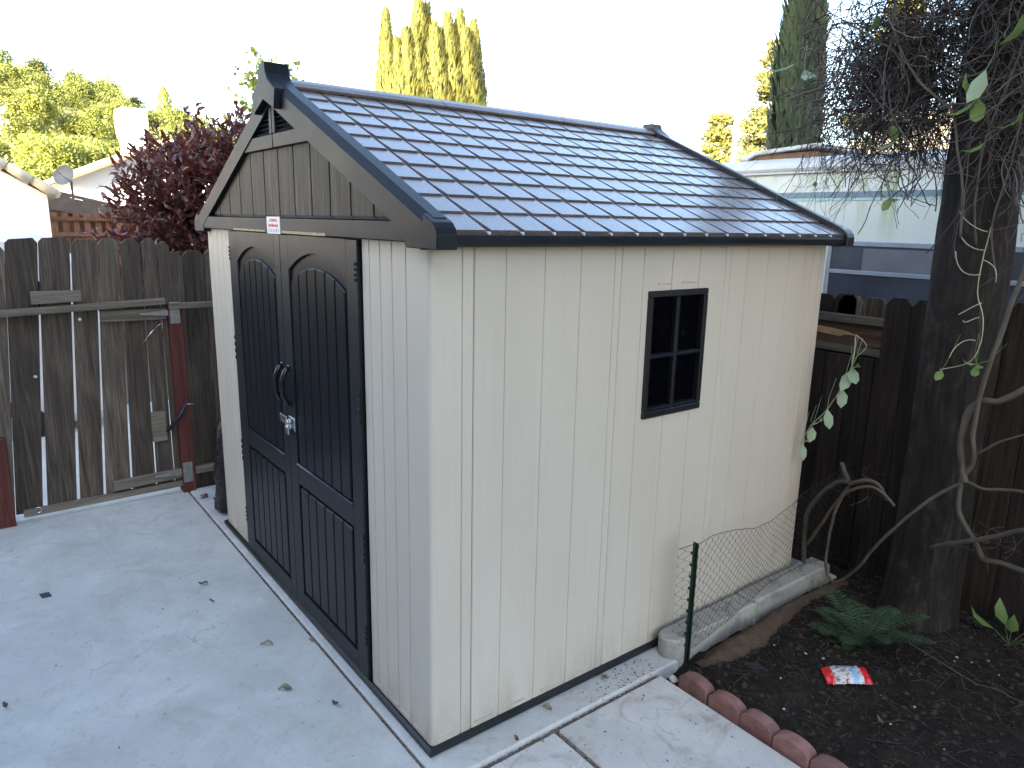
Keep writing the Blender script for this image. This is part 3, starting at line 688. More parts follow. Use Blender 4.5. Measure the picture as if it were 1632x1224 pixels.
# back fence
BY = 2.87
bf = thing('back_fence', 'dark stained picket fence behind the tree and the shed', 'fence', (.8, BY, -.09))
x_ = -3.3
while x_ < -.19:
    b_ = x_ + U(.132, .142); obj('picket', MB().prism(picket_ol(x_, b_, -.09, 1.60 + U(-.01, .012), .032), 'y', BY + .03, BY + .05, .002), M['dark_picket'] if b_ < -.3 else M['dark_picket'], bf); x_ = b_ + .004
for a_, b_ in ((-.176, -.03), (-.026, .108), (.112, .25)):
    obj('picket', MB().prism(picket_ol(a_, b_, -.09, 1.598, .04), 'y', BY + .03, BY + .05, .002), M['picket'], bf)
obj('rail', MB().box(-1.2, BY - .03, 1.445, .14, BY + .028, 1.49, .003), M['railx'], bf)
obj('rail', MB().box(-1.2, BY - .02, 1.27, .14, BY + .029, 1.315, .003), M['railx'], bf)
obj('board', MB().box(-1.0, BY + .002, 1.316, .135, BY + .026, 1.444, .003), M['splitwood'], bf)
obj('splinter', MB().prism([(-.30, 1.41), (-.10, 1.395), (-.01, 1.372), (-.08, 1.375), (-.13, 1.36), (-.30, 1.372)], 'y', BY - .006, BY + .0015), M['freshwood'], bf)
x_ = .142
for k in range(22):
    b_ = x_ + U(.133, .147); zt = (1.612 if k < 2 else 1.66) + U(-.015, .02)
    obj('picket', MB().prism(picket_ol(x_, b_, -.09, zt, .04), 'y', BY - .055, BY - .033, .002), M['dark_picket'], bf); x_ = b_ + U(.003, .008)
x_ = -1.2
while x_ < .13:
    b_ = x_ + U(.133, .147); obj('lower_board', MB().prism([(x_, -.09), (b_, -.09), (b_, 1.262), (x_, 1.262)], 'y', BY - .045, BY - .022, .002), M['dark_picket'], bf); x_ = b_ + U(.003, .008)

# ================================================================== kerb, edging, chicken wire
g = MB(); R_ = .062
ol = [(.024, 1.262)] + [(.086 + R_ * cos(t), 1.262 + R_ * sin(t)) for t in [pi + pi * k / 12 for k in range(1, 12)]] + [(.148, 1.262), (.148, 1.84), (.024, 1.84)]
kb = thing('concrete_kerb', 'low weathered concrete kerb with rounded end beside the shed wall', 'kerb', (.086, 1.8, -.05))
obj('kerb_block', MB().prism(ol, 'z', -.08, .098, .010), M['kerb'], kb)
obj('kerb_block', MB().box(.024, 1.846, -.08, .148, 2.56, .106, .010), M['kerb'], kb)
# scalloped edging
names = ['scalloped pink edging brick nearest the concrete kerb', 'pink edging brick second from the kerb', 'pink edging brick third from the kerb', 'pink edging brick fourth from the kerb', 'pink edging brick fifth from the kerb, at the bottom picture edge', 'pink edging brick sixth from the kerb', 'pink edging brick seventh from the kerb']
def brick_mesh(wd):
    N = 14; ol = [(-wd / 2, -.09), (wd / 2, -.09)]
    for i in range(N + 1):
        t = 1 - 2 * i / N; ol.append((t * wd / 2, .024 + .038 * sqrt(max(0, 1 - t * t * .96))))
    return MB().prism(ol, 'y', -.03, .03, .0035)
src = None
for k in range(7):
    p = V((.328 + k * .1575, 1.152 + U(-.006, .006), -.012 + U(-.004, .004)))
    if src is None: src = obj('edging_brick', brick_mesh(.154), M['edging'], origin=(0, 0, 0)); b_ = place(src, p)
    else: b_ = inst(src, p)
    b_.rotation_euler = (U(-.04, .04), U(-.03, .03), U(-.06, .06)); tag(b_, names[k], 'edging', 'pink scalloped edging')
# chicken wire
cwf = thing('chicken_wire_fence', 'short chicken wire fence on a green metal stake beside the shed', 'wire fence', (.15, 1.30, -.03))
g = MB(); g.box(.134, 1.302, -.03, .164, 1.306, .575, .0012).box(.147, 1.284, -.03, .151, 1.3015, .575, .0012)
st = obj('stake', g, M['green'], cwf)
for k in range(9): obj('stud', MB().box(.143, 1.276, .06 + k * .058, .155, 1.2838, .072 + k * .058, .001), M['green'], st)
TOP = [(0, .54), (.06, .565), (.16, .585), (.35, .565), (.55, .515), (.75, .50), (.95, .545), (1.15, .60), (1.5, .66)]
def lerp(K, u):
    for (a_, p), (b_, q) in zip(K, K[1:]):
        if u <= b_: return p + (q - p) * (u - a_) / (b_ - a_)
    return K[-1][1]
def wpos(u, v):  # u metres along, v 0..1
    y = 1.245 + u; x = .132 + .028 * sin(u * 5.0) * (1 - v * .4) + (.02 if u > .05 else -.03 * (1 - u / .05)) * 1.0 - .05 * u
    x = max(x, .035); zb = .03 + .09 * min(1, u * 2); return V((x + .010 * noise.noise(V((u * 6, v * 4, 0))), y, zb + (lerp(TOP, u) - zb) * v + .006 * noise.noise(V((u * 12, v * 9, 5)))))
g = MB(); a_ = .030; cols = 62; rows = 11; seen = set()
def hexpt(i, j):  # brick-lattice vertices
    return (i * a_ * .75, j / (rows * 1.0) + (.5 / rows if 0 else 0))
def seg(p, q, r=.00075):
    A, B = wpos(*p), wpos(*q)
    if (A - B).length > .0005: g.tube([A, B], r, 3, cap=False)
for i in range(cols):
    for j in range(rows):
        u0 = i * .024; v0 = (j + (.5 if i % 2 else 0)) / rows
        if v0 + .5 / rows > 1.0: continue
        # twisted upright and two slanting sides
        p0 = (u0, v0); p1 = (u0, min(1, v0 + .2 / rows)); seg(p0, p1, .0016)
        for du in (-1, 1):
            ii = i + du
            if 0 <= ii < cols:
                q = (ii * .024, min(1, v0 + .5 / rows)); seg(p1, q)
for vv in (0, 1.0):
    g.tube([wpos(k * .024, vv) for k in range(cols)], .0016, 4)
obj('wire_mesh', g, M['wire'], cwf)

# ================================================================== litter on the slabs
def flatleaf(x, y, z, L, wd, an, mat, label, cat='leaf', lobes=0, group=None):
    L *= .78; wd *= .7
    g = MB(); d = V((cos(an), sin(an), 0)); s = V((-sin(an), cos(an), 0)); P = []; N = 7
    for i in range(N + 1):
        t = i / N; hw = wd * sin(pi * t) ** .8 * (1 + .25 * sin(i * 2.6)); z_ = .004 + .012 * sin(t * 3 + x * 9) ** 2
        c = d * (L * (t - .5)) + s * (.1 * L * sin(t * 3.1)); P.append((c + s * hw + V((0, 0, z_ + .008)), c + V((0, 0, z_)), c - s * hw + V((0, 0, z_ + .005))))
    vs = [p + V((x, y, z)) for tr in P for p in tr]
    fs = [q for i in range(N) for q in ((i * 3, i * 3 + 3, i * 3 + 4, i * 3 + 1), (i * 3 + 1, i * 3 + 4, i * 3 + 5, i * 3 + 2))]
    g.add(vs, fs, True)
    if lobes:
        for k in range(lobes):
            da = an + U(-2, 2); dd = V((cos(da), sin(da), .1)); g.leaf6(V((x, y, z + .008)), dd, V((0, 0, 1)).cross(dd), L * .55, wd * .6)
    return tag(obj('fallen_leaf', g, mat), label, cat, group)
PZ = -.003
flatleaf(-1.843, -.346, PZ, .065, .014, .9, M['brownleaf'], 'curled brown leaf on the patio in front of the left door')
flatleaf(-1.075, -.26, PZ, .075, .012, 1.0, M['dryleaf'], 'long dry leaf on the patio in front of the shed doors')
flatleaf(-.70, -.31, PZ, .075, .016, 1.15, M['dryleaf'], 'largest dry lobed leaf on the patio near the shed corner', lobes=2)
flatleaf(-.48, -.178, PZ, .05, .013, .3, M['brownleaf'], 'small tan leaf between lobed leaf and patio joint')
flatleaf(-.98, -.08, PZ, .03, .011, .3, M['dryleaf'], 'tiny folded leaf beside the door sill')
flatleaf(.06, .52, .001, .05, .018, .5, M['dryleaf'], 'dry leaf against the black sill of the shed side wall', lobes=1)
flatleaf(.05, .86, .001, .06, .014, 1.8, M['dryleaf'], 'yellowish leaf sprig beside the sill near the kerb', lobes=2)
flatleaf(.135, .30, .004, .03, .011, .2, M['brownleaf'], 'dark curled leaf on the pad edge above the paving joint')
flatleaf(-1.62, -.36, PZ, .035, .006, .9, M['brownleaf'], 'thin dark leaf fragment on the patio')
flatleaf(-1.25, -1.271, PZ, .04, .012, .4, M['brownleaf'], 'brown leaf at the left picture edge of the patio')
flatleaf(-3.15, .0, .002, .09, .028, .6, M['brownleaf'], 'large brown leaf in the corner by the gate post', lobes=3)
flatleaf(-3.05, .06, .002, .07, .025, 2.0, M['brownleaf'], 'crumpled brown leaf beside the black bag', lobes=2)
tag(obj('dark_scrap', MB().prism([(-2.235, -1.075), (-2.18, -1.065), (-2.175, -1.022), (-2.232, -1.03)], 'z', PZ, PZ + .003), M['dark']), 'small square dark scrap lying on the concrete patio', 'scrap')
tag(obj('paper_scrap', MB().prism([(-1.085, -.70), (-1.06, -.70), (-1.065, -.685), (-1.075, -.687)], 'z', PZ, PZ + .003), M['chip']), 'tiny white paper scrap on the concrete patio', 'scrap')
g = MB()
for i in range(230):
    if rnd() < .5: x = U(-3.2, .1); y = -.1 - 1.3 * rnd() ** 1.4; z = PZ
    else: x = U(.02, .9); y = U(.1, 1.08); z = .001 if x < .145 else -.011
    if .14 < x < .17: continue
    L = .003 + .014 * rnd() ** 3; an = U(0, 6.28); g.leaf((x, y, z + .002), (cos(an), sin(an), U(0, .1)), (-sin(an), cos(an), .2), L, L * U(.15, .4))
for i in range(260):
    t = rnd() ** .5; x = U(.03, .15); y = .62 + .5 * t; L = .002 + .011 * rnd() ** 2; an = U(0, 6.28); g.leaf((x, y, .002), (cos(an), sin(an), U(0, .1)), (-sin(an), cos(an), .2), L, L * U(.15, .5))
obj('ground_litter', g, M['brownleaf'], kind='stuff')
# dirt in the slab joints
g = MB()
for i in range(1500):
    if rnd() < .6: x = U(-3.3, .12); y = U(-.061, -.050); z = -.012
    elif rnd() < .6: x = U(.148, .162); y = U(-.04, 1.1); z = -.02
    else: x = U(.16, 1.3); y = U(.474, .49); z = -.024
    crumb(g, x, y, z, U(.003, .007))
obj('joint_dirt', g, plain('joint_dirt', (.16, .11, .08), .95, .3, 30), kind='stuff')

# ================================================================== bed objects
# rock with lichen, wrapper, string, fern, small plants
def blob(c, r, seed, sq=(1, 1, 1), amp=.3, sub=2):
    bm = bmesh.new(); bmesh.ops.create_icosphere(bm, subdivisions=sub, radius=1)
    for v in bm.verts:
        k = 1 + amp * noise.noise(v.co * 1.7 + V((seed, 0, 0))); v.co = V((v.co.x * sq[0], v.co.y * sq[1], v.co.z * sq[2])) * r * k + V(c)
    return bm
rk = obj('rock', MB().bm(blob((.235, 1.70, .0), .065, 3, (1, .8, .5))), M['rock']); tag(rk, 'grey rock with yellow lichen half buried in the soil', 'rock')
obj('lichen', MB().bm(blob((.245, 1.69, .026), .034, 8, (1, .8, .25))), M['lichen'], rk)
tag(obj('stone', MB().bm(blob((.215, 1.13, -.015), .022, 5, (1, .8, .7))), M['chip']), 'small pale stone in front of the kerb end', 'stone')
tag(obj('dark_clod', MB().bm(blob((.40, 1.50, -.005), .04, 6, (1.3, .8, .35))), M['navy']), 'black plastic shard lying on the soil behind the edging', 'shard')
# wrapper
wc = V((.69, 1.735, .03)); wan = radians(54)
def wrap_pt(u, v): 
    hgt = .02 * (1 - abs(v) ** 2) * (1 - (abs(u) / .105) ** 4) + .005 * noise.noise(V((u * 40, v * 3, 1))); k = 1 - .1 * (abs(u) > .08)
    return V((u, v * .046 * k + .02 * (u / .1) ** 2 * -.35, hgt + .006 * noise.noise(V((u * 60, v * 4, 3)))))
wr = thing('candy_wrapper', 'crumpled red, white and blue snack wrapper on the soil', 'wrapper', wc)
rotw = Matrix.Rotation(wan, 4, 'Z') @ Matrix.Rotation(radians(20), 4, 'X')
def wpiece(name, u0, u1, mat, nu):
    g = MB(); nv = 8
    for i in range(nu + 1):
        for j in range(nv + 1): g.v.append(wrap_pt(u0 + (u1 - u0) * i / nu, -1 + 2 * j / nv))
    for i in range(nu):
        for j in range(nv): g.f.append([i * (nv + 1) + j, (i + 1) * (nv + 1) + j, (i + 1) * (nv + 1) + j + 1, i * (nv + 1) + j + 1]); g.sm.append(False)
    o = obj(name, g, mat, wr, origin=(0, 0, 0)); o.matrix_local = rotw; return o
wpiece('middle', -.066, .066, M['wrap'], 24); wpiece('end', -.103, -.0665, M['wrapR'], 8); wpiece('end', .0665, .103, M['wrapR'], 8)
# string
pts = []
for k in range(24):
    t = k / 23; x = .30 + 1.6 * t; y = 2.02 + .28 * t; pts.append(V((x, y, max(bedz(x, y) + .012, .16 * sin(pi * min(1, t * 1.6 + .15)) * (1 - t)))))
tag(obj('string', MB().tube(pts, .0011, 4), M['string']), 'thin pale string stretched across the soil past the fern', 'string')
# fern
fern = thing('fern_plant', 'dark green fern growing in front of the tree trunk', 'fern', (.60, 2.06, .0))
fc = V((.60, 2.06, .0)); random.seed(21)
for k in range(15):
    an = 2 * pi * k / 15 + U(-.2, .2); L = U(.24, .38); lift = U(.8, 2.1); g = MB(); dirh = V((cos(an), sin(an), 0)); pts = []
    for i in range(16):
        t = i / 15; pts.append(fc + dirh * (L * t * (.95 - .1 * lift)) + V((0, 0, .02 + L * .62 * lift * (t - .60 * t * t * (1.1 - .12 * lift)))))
    g.tube(pts, [.003 * (1 - .7 * i / 15) for i in range(16)], 4)
    for i in range(2, 25):
        t = i / 25; f = t * 15; q = int(f); p = pts[q].lerp(pts[min(15, q + 1)], f - q); tg_ = (pts[min(15, q + 1)] - pts[q]).normalized()
        wl = .075 * sin(pi * (t * .86 + .14)) ** .8
        for s in (-1, 1):
            sd_ = tg_.cross(V((0, 0, 1))).normalized() * s; d = (sd_ + tg_ * .35 + V((0, 0, -.12 + U(-.1, .1)))); g.leaf(p, d, tg_, wl, .0042)
    obj('frond', g, M['fern'], fern)
random.seed(33)
def rosette(name, c, n, L, wd, mat, label, cat, lift=.6):
    t_ = thing(name, label, cat, c)
    for k in range(n):
        an = 2.4 * k + U(-.3, .3); d = V((cos(an), sin(an), lift * U(.6, 1.5))); g = MB(); b = V(c) + V((0, 0, .005)); s_ = b + d * L * .5
        g.tube([b, s_], .0015, 4); g.leaf6(s_, d + V((0, 0, -.35)), V((0, 0, 1)).cross(d), L * U(.7, 1.1), wd); obj('leaf', g, mat, t_)
rosette('broadleaf_plant', (1.03, 2.62, bedz(1.03, 2.62)), 7, .13, .028, M['vleaf'], 'small green broadleaf plant at the right picture edge', 'plant', .9)
rosette('weed', (.50, 1.97, bedz(.50, 1.97)), 8, .07, .03, M['fern'], 'low broad-leaved weed under the front of the fern', 'plant', .35)
flatleaf(.93, 1.55, bedz(.93, 1.55) + .006, .075, .012, -.8, M['vleaf'], 'fresh green leaf lying on the soil near the picture bottom')

# ================================================================== tree with vine
tree = thing('shade_tree', 'dark-barked tree trunk rising in front of the back fence', 'tree', (.66, 2.52, -.05))
g = MB(); n, k = 28, 46
for i in range(k):
    t = i / (k - 1); z = -.08 + 4.9 * t; r = (.162 + .04 * math.exp(-max(0, z) * 7)) * (1 - .10 * t)
    cx = .632 + .004 * z + .008 * sin(z * 2.1); cy = 2.52 + .02 * sin(z * .9 + 1)
    for j in range(n):
        an = 2 * pi * j / n; d = V((cos(an), sin(an), 0)); rr = r * (1 + .07 * noise.noise(V((d.x * 2.2, d.y * 2.2, z * 1.6))) + .05 * noise.noise(V((d.x * 7, d.y * 7, z * 4))) + .02 * noise.noise(V((d.x * 18, d.y * 18, z * 14))))
        g.v.append(V((cx + d.x * rr, cy + d.y * rr, z)))
for i in range(k - 1):
    for j in range(n): g.f.append([i * n + j, i * n + (j + 1) % n, (i + 1) * n + (j + 1) % n, (i + 1) * n + j]); g.sm.append(True)
trunk = obj('trunk', g, M['bark'], tree)
limbs = [((.65, 2.5, 2.75), (.9, 2.2, 3.4), (1.5, 1.5, 4.3)), ((.66, 2.52, 3.1), (1.2, 2.5, 3.6), (1.9, 2.3, 4.5)), ((.65, 2.52, 3.6), (.7, 3.1, 4.3), (.6, 3.9, 5.2)), ((.65, 2.5, 3.9), (.5, 1.9, 4.6), (.5, 1.2, 5.3)), ((.65, 2.5, 4.5), (.2, 2.6, 5.4), (-.3, 2.6, 6.2))]
for l_ in limbs: obj('limb', MB().tube([V(p) for p in l_], [.07, .05, .025], 8), M['bark'], tree)
g = MB(); cl = [(V(l_[2]), U(.7, 1.0)) for l_ in limbs] + [(V((1.6, 3.2, 5.0)), 1.1), (V((.8, 2.4, 6.4)), 1.1), (V((1.8, 1.5, 5.4)), 1.0), (V((2.6, 2.6, 4.8)), 1.1), (V((3.2, 1.4, 4.9)), 1.1), (V((3.4, 3.2, 4.9)), 1.1), (V((2.6, .6, 5.2)), .9), (V((1.3, 3.4, 4.5)), .9), (V((2.2, 3.4, 4.3)), .9), (V((2.4, 2.2, 4.3)), .8), (V((3.6, 2.3, 4.2)), .9), (V((1.25, 2.3, 3.9)), .75), (V((2.1, 1.7, 3.8)), .75), (V((1.5, 1.2, 4.0)), .6)]
for c, r in cl:
    for i in range(1700):
        d = V((random.gauss(0, 1), random.gauss(0, 1), random.gauss(0, .8))).normalized(); p = c + d * r * rnd() ** .4
        if p.z < 3.3: continue
        g.leaf(p, V((U(-1, 1), U(-1, 1), U(-1, .4))), V((U(-1, 1), U(-1, 1), U(-1, 1))), U(.10, .16), .045)
obj('crown', g, M['crown'], tree, kind='stuff')  # unseen crown, added and enlarged to darken the bed and far wall
# --- climbing vine: woody stems
vine = thing('climbing_vine', 'tangled climbing vine with dry dark tendrils draped around the tree', 'vine', (.85, 2.36, 0))
def smooth(P, sub=5):
    P = [V(p) for p in P]; o_ = []
    for i in range(len(P) - 1):
        p0, p1, p2, p3 = P[max(0, i - 1)], P[i], P[i + 1], P[min(len(P) - 1, i + 2)]
        for k_ in range(sub):
            t = k_ / sub; o_.append(.5 * ((2 * p1) + (p2 - p0) * t + (2 * p0 - 5 * p1 + 4 * p2 - p3) * t * t + (3 * p1 - p0 - 3 * p2 + p3) * t ** 3))
    return o_ + [P[-1]]
def stem(P, r0, r1, mat='vine', par=None):
    p = smooth(P); n_ = len(p)
    p = [q + V((noise.noise(q * 14), noise.noise(q * 14 + V((5, 5, 5))), noise.noise(q * 14 + V((9, 1, 3))))) * r0 * .5 for q in p]
    return obj('stem', MB().tube(p, [(r0 + (r1 - r0) * i / (n_ - 1)) * (1 + .12 * noise.noise(p[i] * 25)) for i in range(n_)], 8), M[mat], vine)
Yv = 2.32
stem([(1.15, Yv, 1.42), (1.05, Yv, 1.36), (.983, Yv, 1.32), (.91, Yv, 1.255), (.85, Yv, 1.245), (.80, Yv, 1.20), (.79, Yv - .01, 1.10), (.80, Yv, .97), (.815, Yv, .90), (.83, Yv, .86)], .014, .015)
stem([(.97, Yv - .03, 2.25), (.955, Yv - .03, 2.0), (.925, Yv - .04, 1.80), (.88, Yv - .04, 1.52), (.845, Yv - .03, 1.30), (.838, Yv - .02, 1.10), (.856, Yv - .02, 1.0), (.845, Yv, .94), (.818, Yv, .88), (.818, Yv, .76), (.845, Yv, .68), (.905, Yv, .61), (.96, Yv - .02, .545), (1.04, Yv - .05, .56), (1.2, Yv - .1, .58)], .009, .013)
stem([(.852, Yv - .02, 1.0), (.95, Yv - .04, 1.09), (1.06, Yv - .06, 1.16)], .006, .004)
stem([(1.2, Yv - .05, .90), (1.05, Yv - .03, .895), (.92, Yv - .02, .86), (.82, Yv, .855), (.70, Yv - .03, .73), (.61, Yv - .06, .60), (.50, Yv - .06, .42), (.42, Yv - .03, .27), (.34, Yv, .165), (.285, Yv, .13), (.24, Yv, .20), (.24, Yv, .40), (.262, Yv, .55), (.30, Yv, .64), (.40, Yv, .705), (.47, Yv, .70), (.545, Yv, .65)], .0075, .0075)
stem([(1.3, Yv - .1, .84), (1.1, Yv - .08, .745), (.98, Yv - .06, .66), (.90, Yv - .05, .61), (.80, Yv - .03, .55), (.74, Yv, .50)], .010, .012)
stem([(.05, 2.45, .05), (.045, 2.43, .25), (.05, 2.41, .40), (.12, 2.39, .55), (.22, 2.36, .66), (.29, 2.34, .70), (.245, 2.33, .79)], .014, .010)
stem([(.055, 2.44, .22), (.13, 2.40, .35), (.19, 2.37, .47), (.26, 2.35, .60), (.30, 2.34, .67)], .009, .007)
stem([(.30, 2.34, .68), (.38, 2.34, .73), (.45, 2.34, .72), (.50, 2.33, .66)], .011, .008)
random.seed(44)
# long grey stems hanging through the tangle
for P, r in (([(.30, 2.25, 3.2), (.28, 2.22, 2.95), (.33, 2.2, 2.78), (.44, 2.18, 2.62), (.55, 2.15, 2.52), (.62, 2.15, 2.45), (.66, 2.15, 2.3), (.70, 2.15, 2.15), (.71, 2.18, 1.95)], .006),
             ([(.0, 2.3, 2.95), (.15, 2.28, 2.85), (.3, 2.25, 2.75), (.38, 2.25, 2.6), (.36, 2.26, 2.5)], .005), ([(.78, 2.2, 2.75), (.70, 2.2, 2.62), (.62, 2.2, 2.60), (.58, 2.2, 2.62)], .004),
             ([(.86, 2.2, 2.9), (.80, 2.2, 2.6), (.74, 2.2, 2.35), (.73, 2.22, 2.1), (.75, 2.24, 1.92)], .005), ([(.95, 2.2, 2.7), (.86, 2.22, 2.5), (.84, 2.22, 2.25), (.80, 2.24, 2.0), (.84, 2.25, 1.8)], .004)):
    stem(P, r, r * .8)
g = MB()
def strand(p, d, n_, step, r, droop, curl):
    pts = [V(p)]; d = V(d).normalized(); ax = V((U(-1, 1), U(-1, 1), U(-1, 1))).normalized(); cu = U(-curl, curl)
    for i in range(n_):
        d = (Matrix.Rotation(cu, 3, ax) @ d + V((U(-.25, .25), U(-.25, .25), U(-.25, .25) - droop))).normalized(); pts.append(pts[-1] + d * step)
    g.tube(pts, r, 3, cap=False)
# arched mass of dry stems: (centre, radii, strands)
mass = [((.50, 2.5, 2.98), (.42, .35, .34), 620), ((.28, 2.5, 2.82), (.36, .3, .26), 900), ((.06, 2.55, 2.75), (.28, .3, .24), 420), ((-.08, 2.6, 2.95), (.28, .3, .34), 150), ((.80, 2.35, 2.45), (.2, .16, .36), 150), ((.95, 2.35, 2.7), (.3, .3, .45), 380), ((.25, 2.52, 2.52), (.3, .25, .15), 520), ((-.05, 2.6, 2.52), (.2, .25, .14), 110), ((.42, 2.5, 3.3), (.7, .4, .3), 700)]
for c, r, n_ in mass:
    for i in range(int(n_ * 1.15)):
        d = V((random.gauss(0, 1), random.gauss(0, 1), random.gauss(0, 1))).normalized() * rnd() ** .45
        p = V((c[0] + d.x * r[0], c[1] + d.y * r[1], c[2] + d.z * r[2]))
        strand(p, (U(-1, 1), U(-1, 1), U(-1.2, .6)), random.randint(6, 15), U(.02, .042), .0008 + .0026 * rnd() ** 2, .09, .45)
for i in range(170):   # hanging ends
    x = U(-.22, .55); p = V((x, U(2.35, 2.75), U(2.30, 2.55) + .12 * (x > .1))); strand(p, (U(-.6, .6), U(-.3, .3), -1), random.randint(8, 17), U(.018, .03), U(.0006, .0012), .12, .35)
for i in range(60):
    p = V((U(.86, 1.1), U(2.2, 2.6), U(1.9, 2.4))); strand(p, (U(-1, 1), U(-.3, .3), -1), random.randint(6, 14), U(.02, .035), U(.0007, .0014), .1, .4)
for i in range(60):    # dead fluff on the low stems
    c = random.choice([V((.33, 2.34, .70)), V((.95, 2.3, .62)), V((.12, 2.5, .12))]); p = c + V((U(-.1, .1), U(-.08, .08), U(-.05, .08))); strand(p, (U(-1, 1), U(-1, 1), U(-.5, .5)), 6, .022, .0008, .05, .4)
obj('tendril_tangle', g, M['tangle'], vine, kind='stuff')
g = MB()
strand((-.10, 2.38, 1.93), (0, 0, -1), 22, .022, .0013, .3, .1); strand((-.07, 2.37, 1.93), (.05, 0, -1), 20, .022, .001, .3, .1)
obj('hanging_runner', g, M['tangle'], vine)
# thin live runner with curled tendrils in front of the trunk edge, and a leafy shoot by the fence
stem([(.80, 2.25, 2.05), (.785, 2.24, 1.85), (.79, 2.23, 1.72), (.83, 2.22, 1.62), (.835, 2.22, 1.50), (.80, 2.22, 1.42), (.70, 2.2, 1.375)], .0022, .0016, 'palevine')
for z0, s, L_, dz in ((1.90, -1, .09, .02), (1.975, -1, .11, .05), (1.80, -1, .10, .075), (1.68, -1, .07, -.03), (1.62, -1, .05, .02), (1.86, 1, .07, -.12), (1.52, -1, .08, -.05)):
    x0 = .795 + .02 * (z0 < 1.7); obj('tendril', MB().tube([(x0 + s * L_ * sin(t * 1.5), 2.22 - .03 * t, z0 + dz * t * t + .02 * sin(t * 3 + z0 * 9) - .02 * sin(z0 * 9)) for t in [k / 7 for k in range(8)]], .0019, 4), M['palevine'], vine)
stem([(.24, 2.33, 1.45), (.245, 2.32, 1.30), (.20, 2.31, 1.16), (.15, 2.30, 1.05), (.08, 2.29, .95), (.03, 2.28, .82)], .003, .002, 'palevine')
stem([(.24, 2.33, 1.46), (.30, 2.33, 1.41), (.25, 2.33, 1.34)], .002, .0015, 'palevine')
def vleaf(p, d, L, wd, mat='vleaf'):
    d = V(d); obj('leaf', MB().tube([p, V(p) - d.normalized() * .04 + V((0, .02, .02)), V(p) - d.normalized() * .06 + V((U(-.03, .03), .07, .10))], [.0016, .0013, .001], 4).leaf6(p, d, V((0, -.35, 1)).cross(d) if abs(d.normalized().z) < .9 else V((1, .3, 0)), L, wd, .25, .2), M[mat], vine)
for p, d, L, wd, mt in (((.25, 2.31, 1.30), (.5, -.5, .12), .10, .024, 'vleaf'), ((.25, 2.31, 1.30), (.5, -.4, -.8), .11, .026, 'vleafp'), ((.245, 2.31, 1.28), (-.1, -.4, -1), .12, .028, 'vleafp'), ((.215, 2.31, 1.18), (.3, -.4, -1), .11, .026, 'vleafp'),
        ((.155, 2.30, 1.06), (.45, -.4, -.9), .12, .024, 'vleafp'), ((.09, 2.29, .97), (.6, -.3, .3), .09, .022, 'vleafp'), ((.09, 2.29, .95), (.2, -.4, -1), .09, .024, 'vleafp'), ((.05, 2.28, .85), (.35, -.3, -.9), .10, .020, 'vleafp'), ((.06, 2.28, .86), (.4, -.4, .2), .06, .018, 'vleafp'),
        ((.71, 2.2, 1.375), (-.2, -.3, -.8), .055, .018, 'vleaf'), ((.83, 2.22, 1.41), (.2, -.4, -.5), .06, .017, 'vleaf'), ((.83, 2.22, 1.42), (-.4, -.4, .1), .06, .014, 'vleaf'), ((.835, 2.22, 1.42), (.5, -.4, -.2), .05, .014, 'vleaf'),
        ((.72, 2.12, 2.50), (-.7, -.3, .9), .11, .03, 'vleaf'), ((.72, 2.12, 2.50), (-.9, -.3, -.7), .13, .03, 'vleaf'), ((.72, 2.12, 2.50), (.2, -.4, -.9), .13, .028, 'vleaf'), ((.74, 2.1, 2.60), (-.2, -.3, -.9), .15, .03, 'vleafp'), ((.77, 2.1, 2.68), (.5, -.3, .3), .14, .035, 'vleaf'),
        ((.80, 2.15, 2.38), (.7, -.3, .2), .11, .03, 'vleaf'), ((.76, 2.15, 2.33), (-.6, -.3, -.4), .09, .025, 'vleaf'), ((.33, 2.3, 2.38), (-.3, -.3, .9), .07, .022, 'vleaf'), ((.33, 2.3, 2.38), (-.9, -.4, -.5), .10, .024, 'vleafp'), ((.10, 2.25, 2.82), (-.5, -.4, .5), .10, .026, 'vleaf'),
        ((.16, 2.25, 2.86), (.6, -.4, .4), .09, .024, 'vleaf'), ((.32, 2.3, 2.12), (-.4, -.3, .5), .06, .02, 'vleaf'), ((.34, 2.3, 2.12), (.6, -.3, -.2), .06, .018, 'vleaf'), ((.33, 2.3, 2.12), (-.1, -.3, -.8), .07, .02, 'vleaf'), ((-.05, 2.3, 2.18), (.2, -.3, .8), .03, .012, 'vleaf'),
        ((-.08, 2.36, 1.66), (.6, -.4, .5), .07, .016, 'vleaf'), ((-.08, 2.36, 1.65), (-.1, -.4, -.8), .06, .018, 'vleaf'), ((-.08, 2.36, 1.65), (.3, -.4, -.7), .06, .014, 'vleaf'), ((-.35, 2.5, 2.84), (-.7, -.3, -.2), .16, .035, 'vleaf'), ((-.30, 2.5, 2.80), (.7, -.4, -.6), .13, .035, 'vleafp')):
    vleaf(p, d, L, wd, mt)

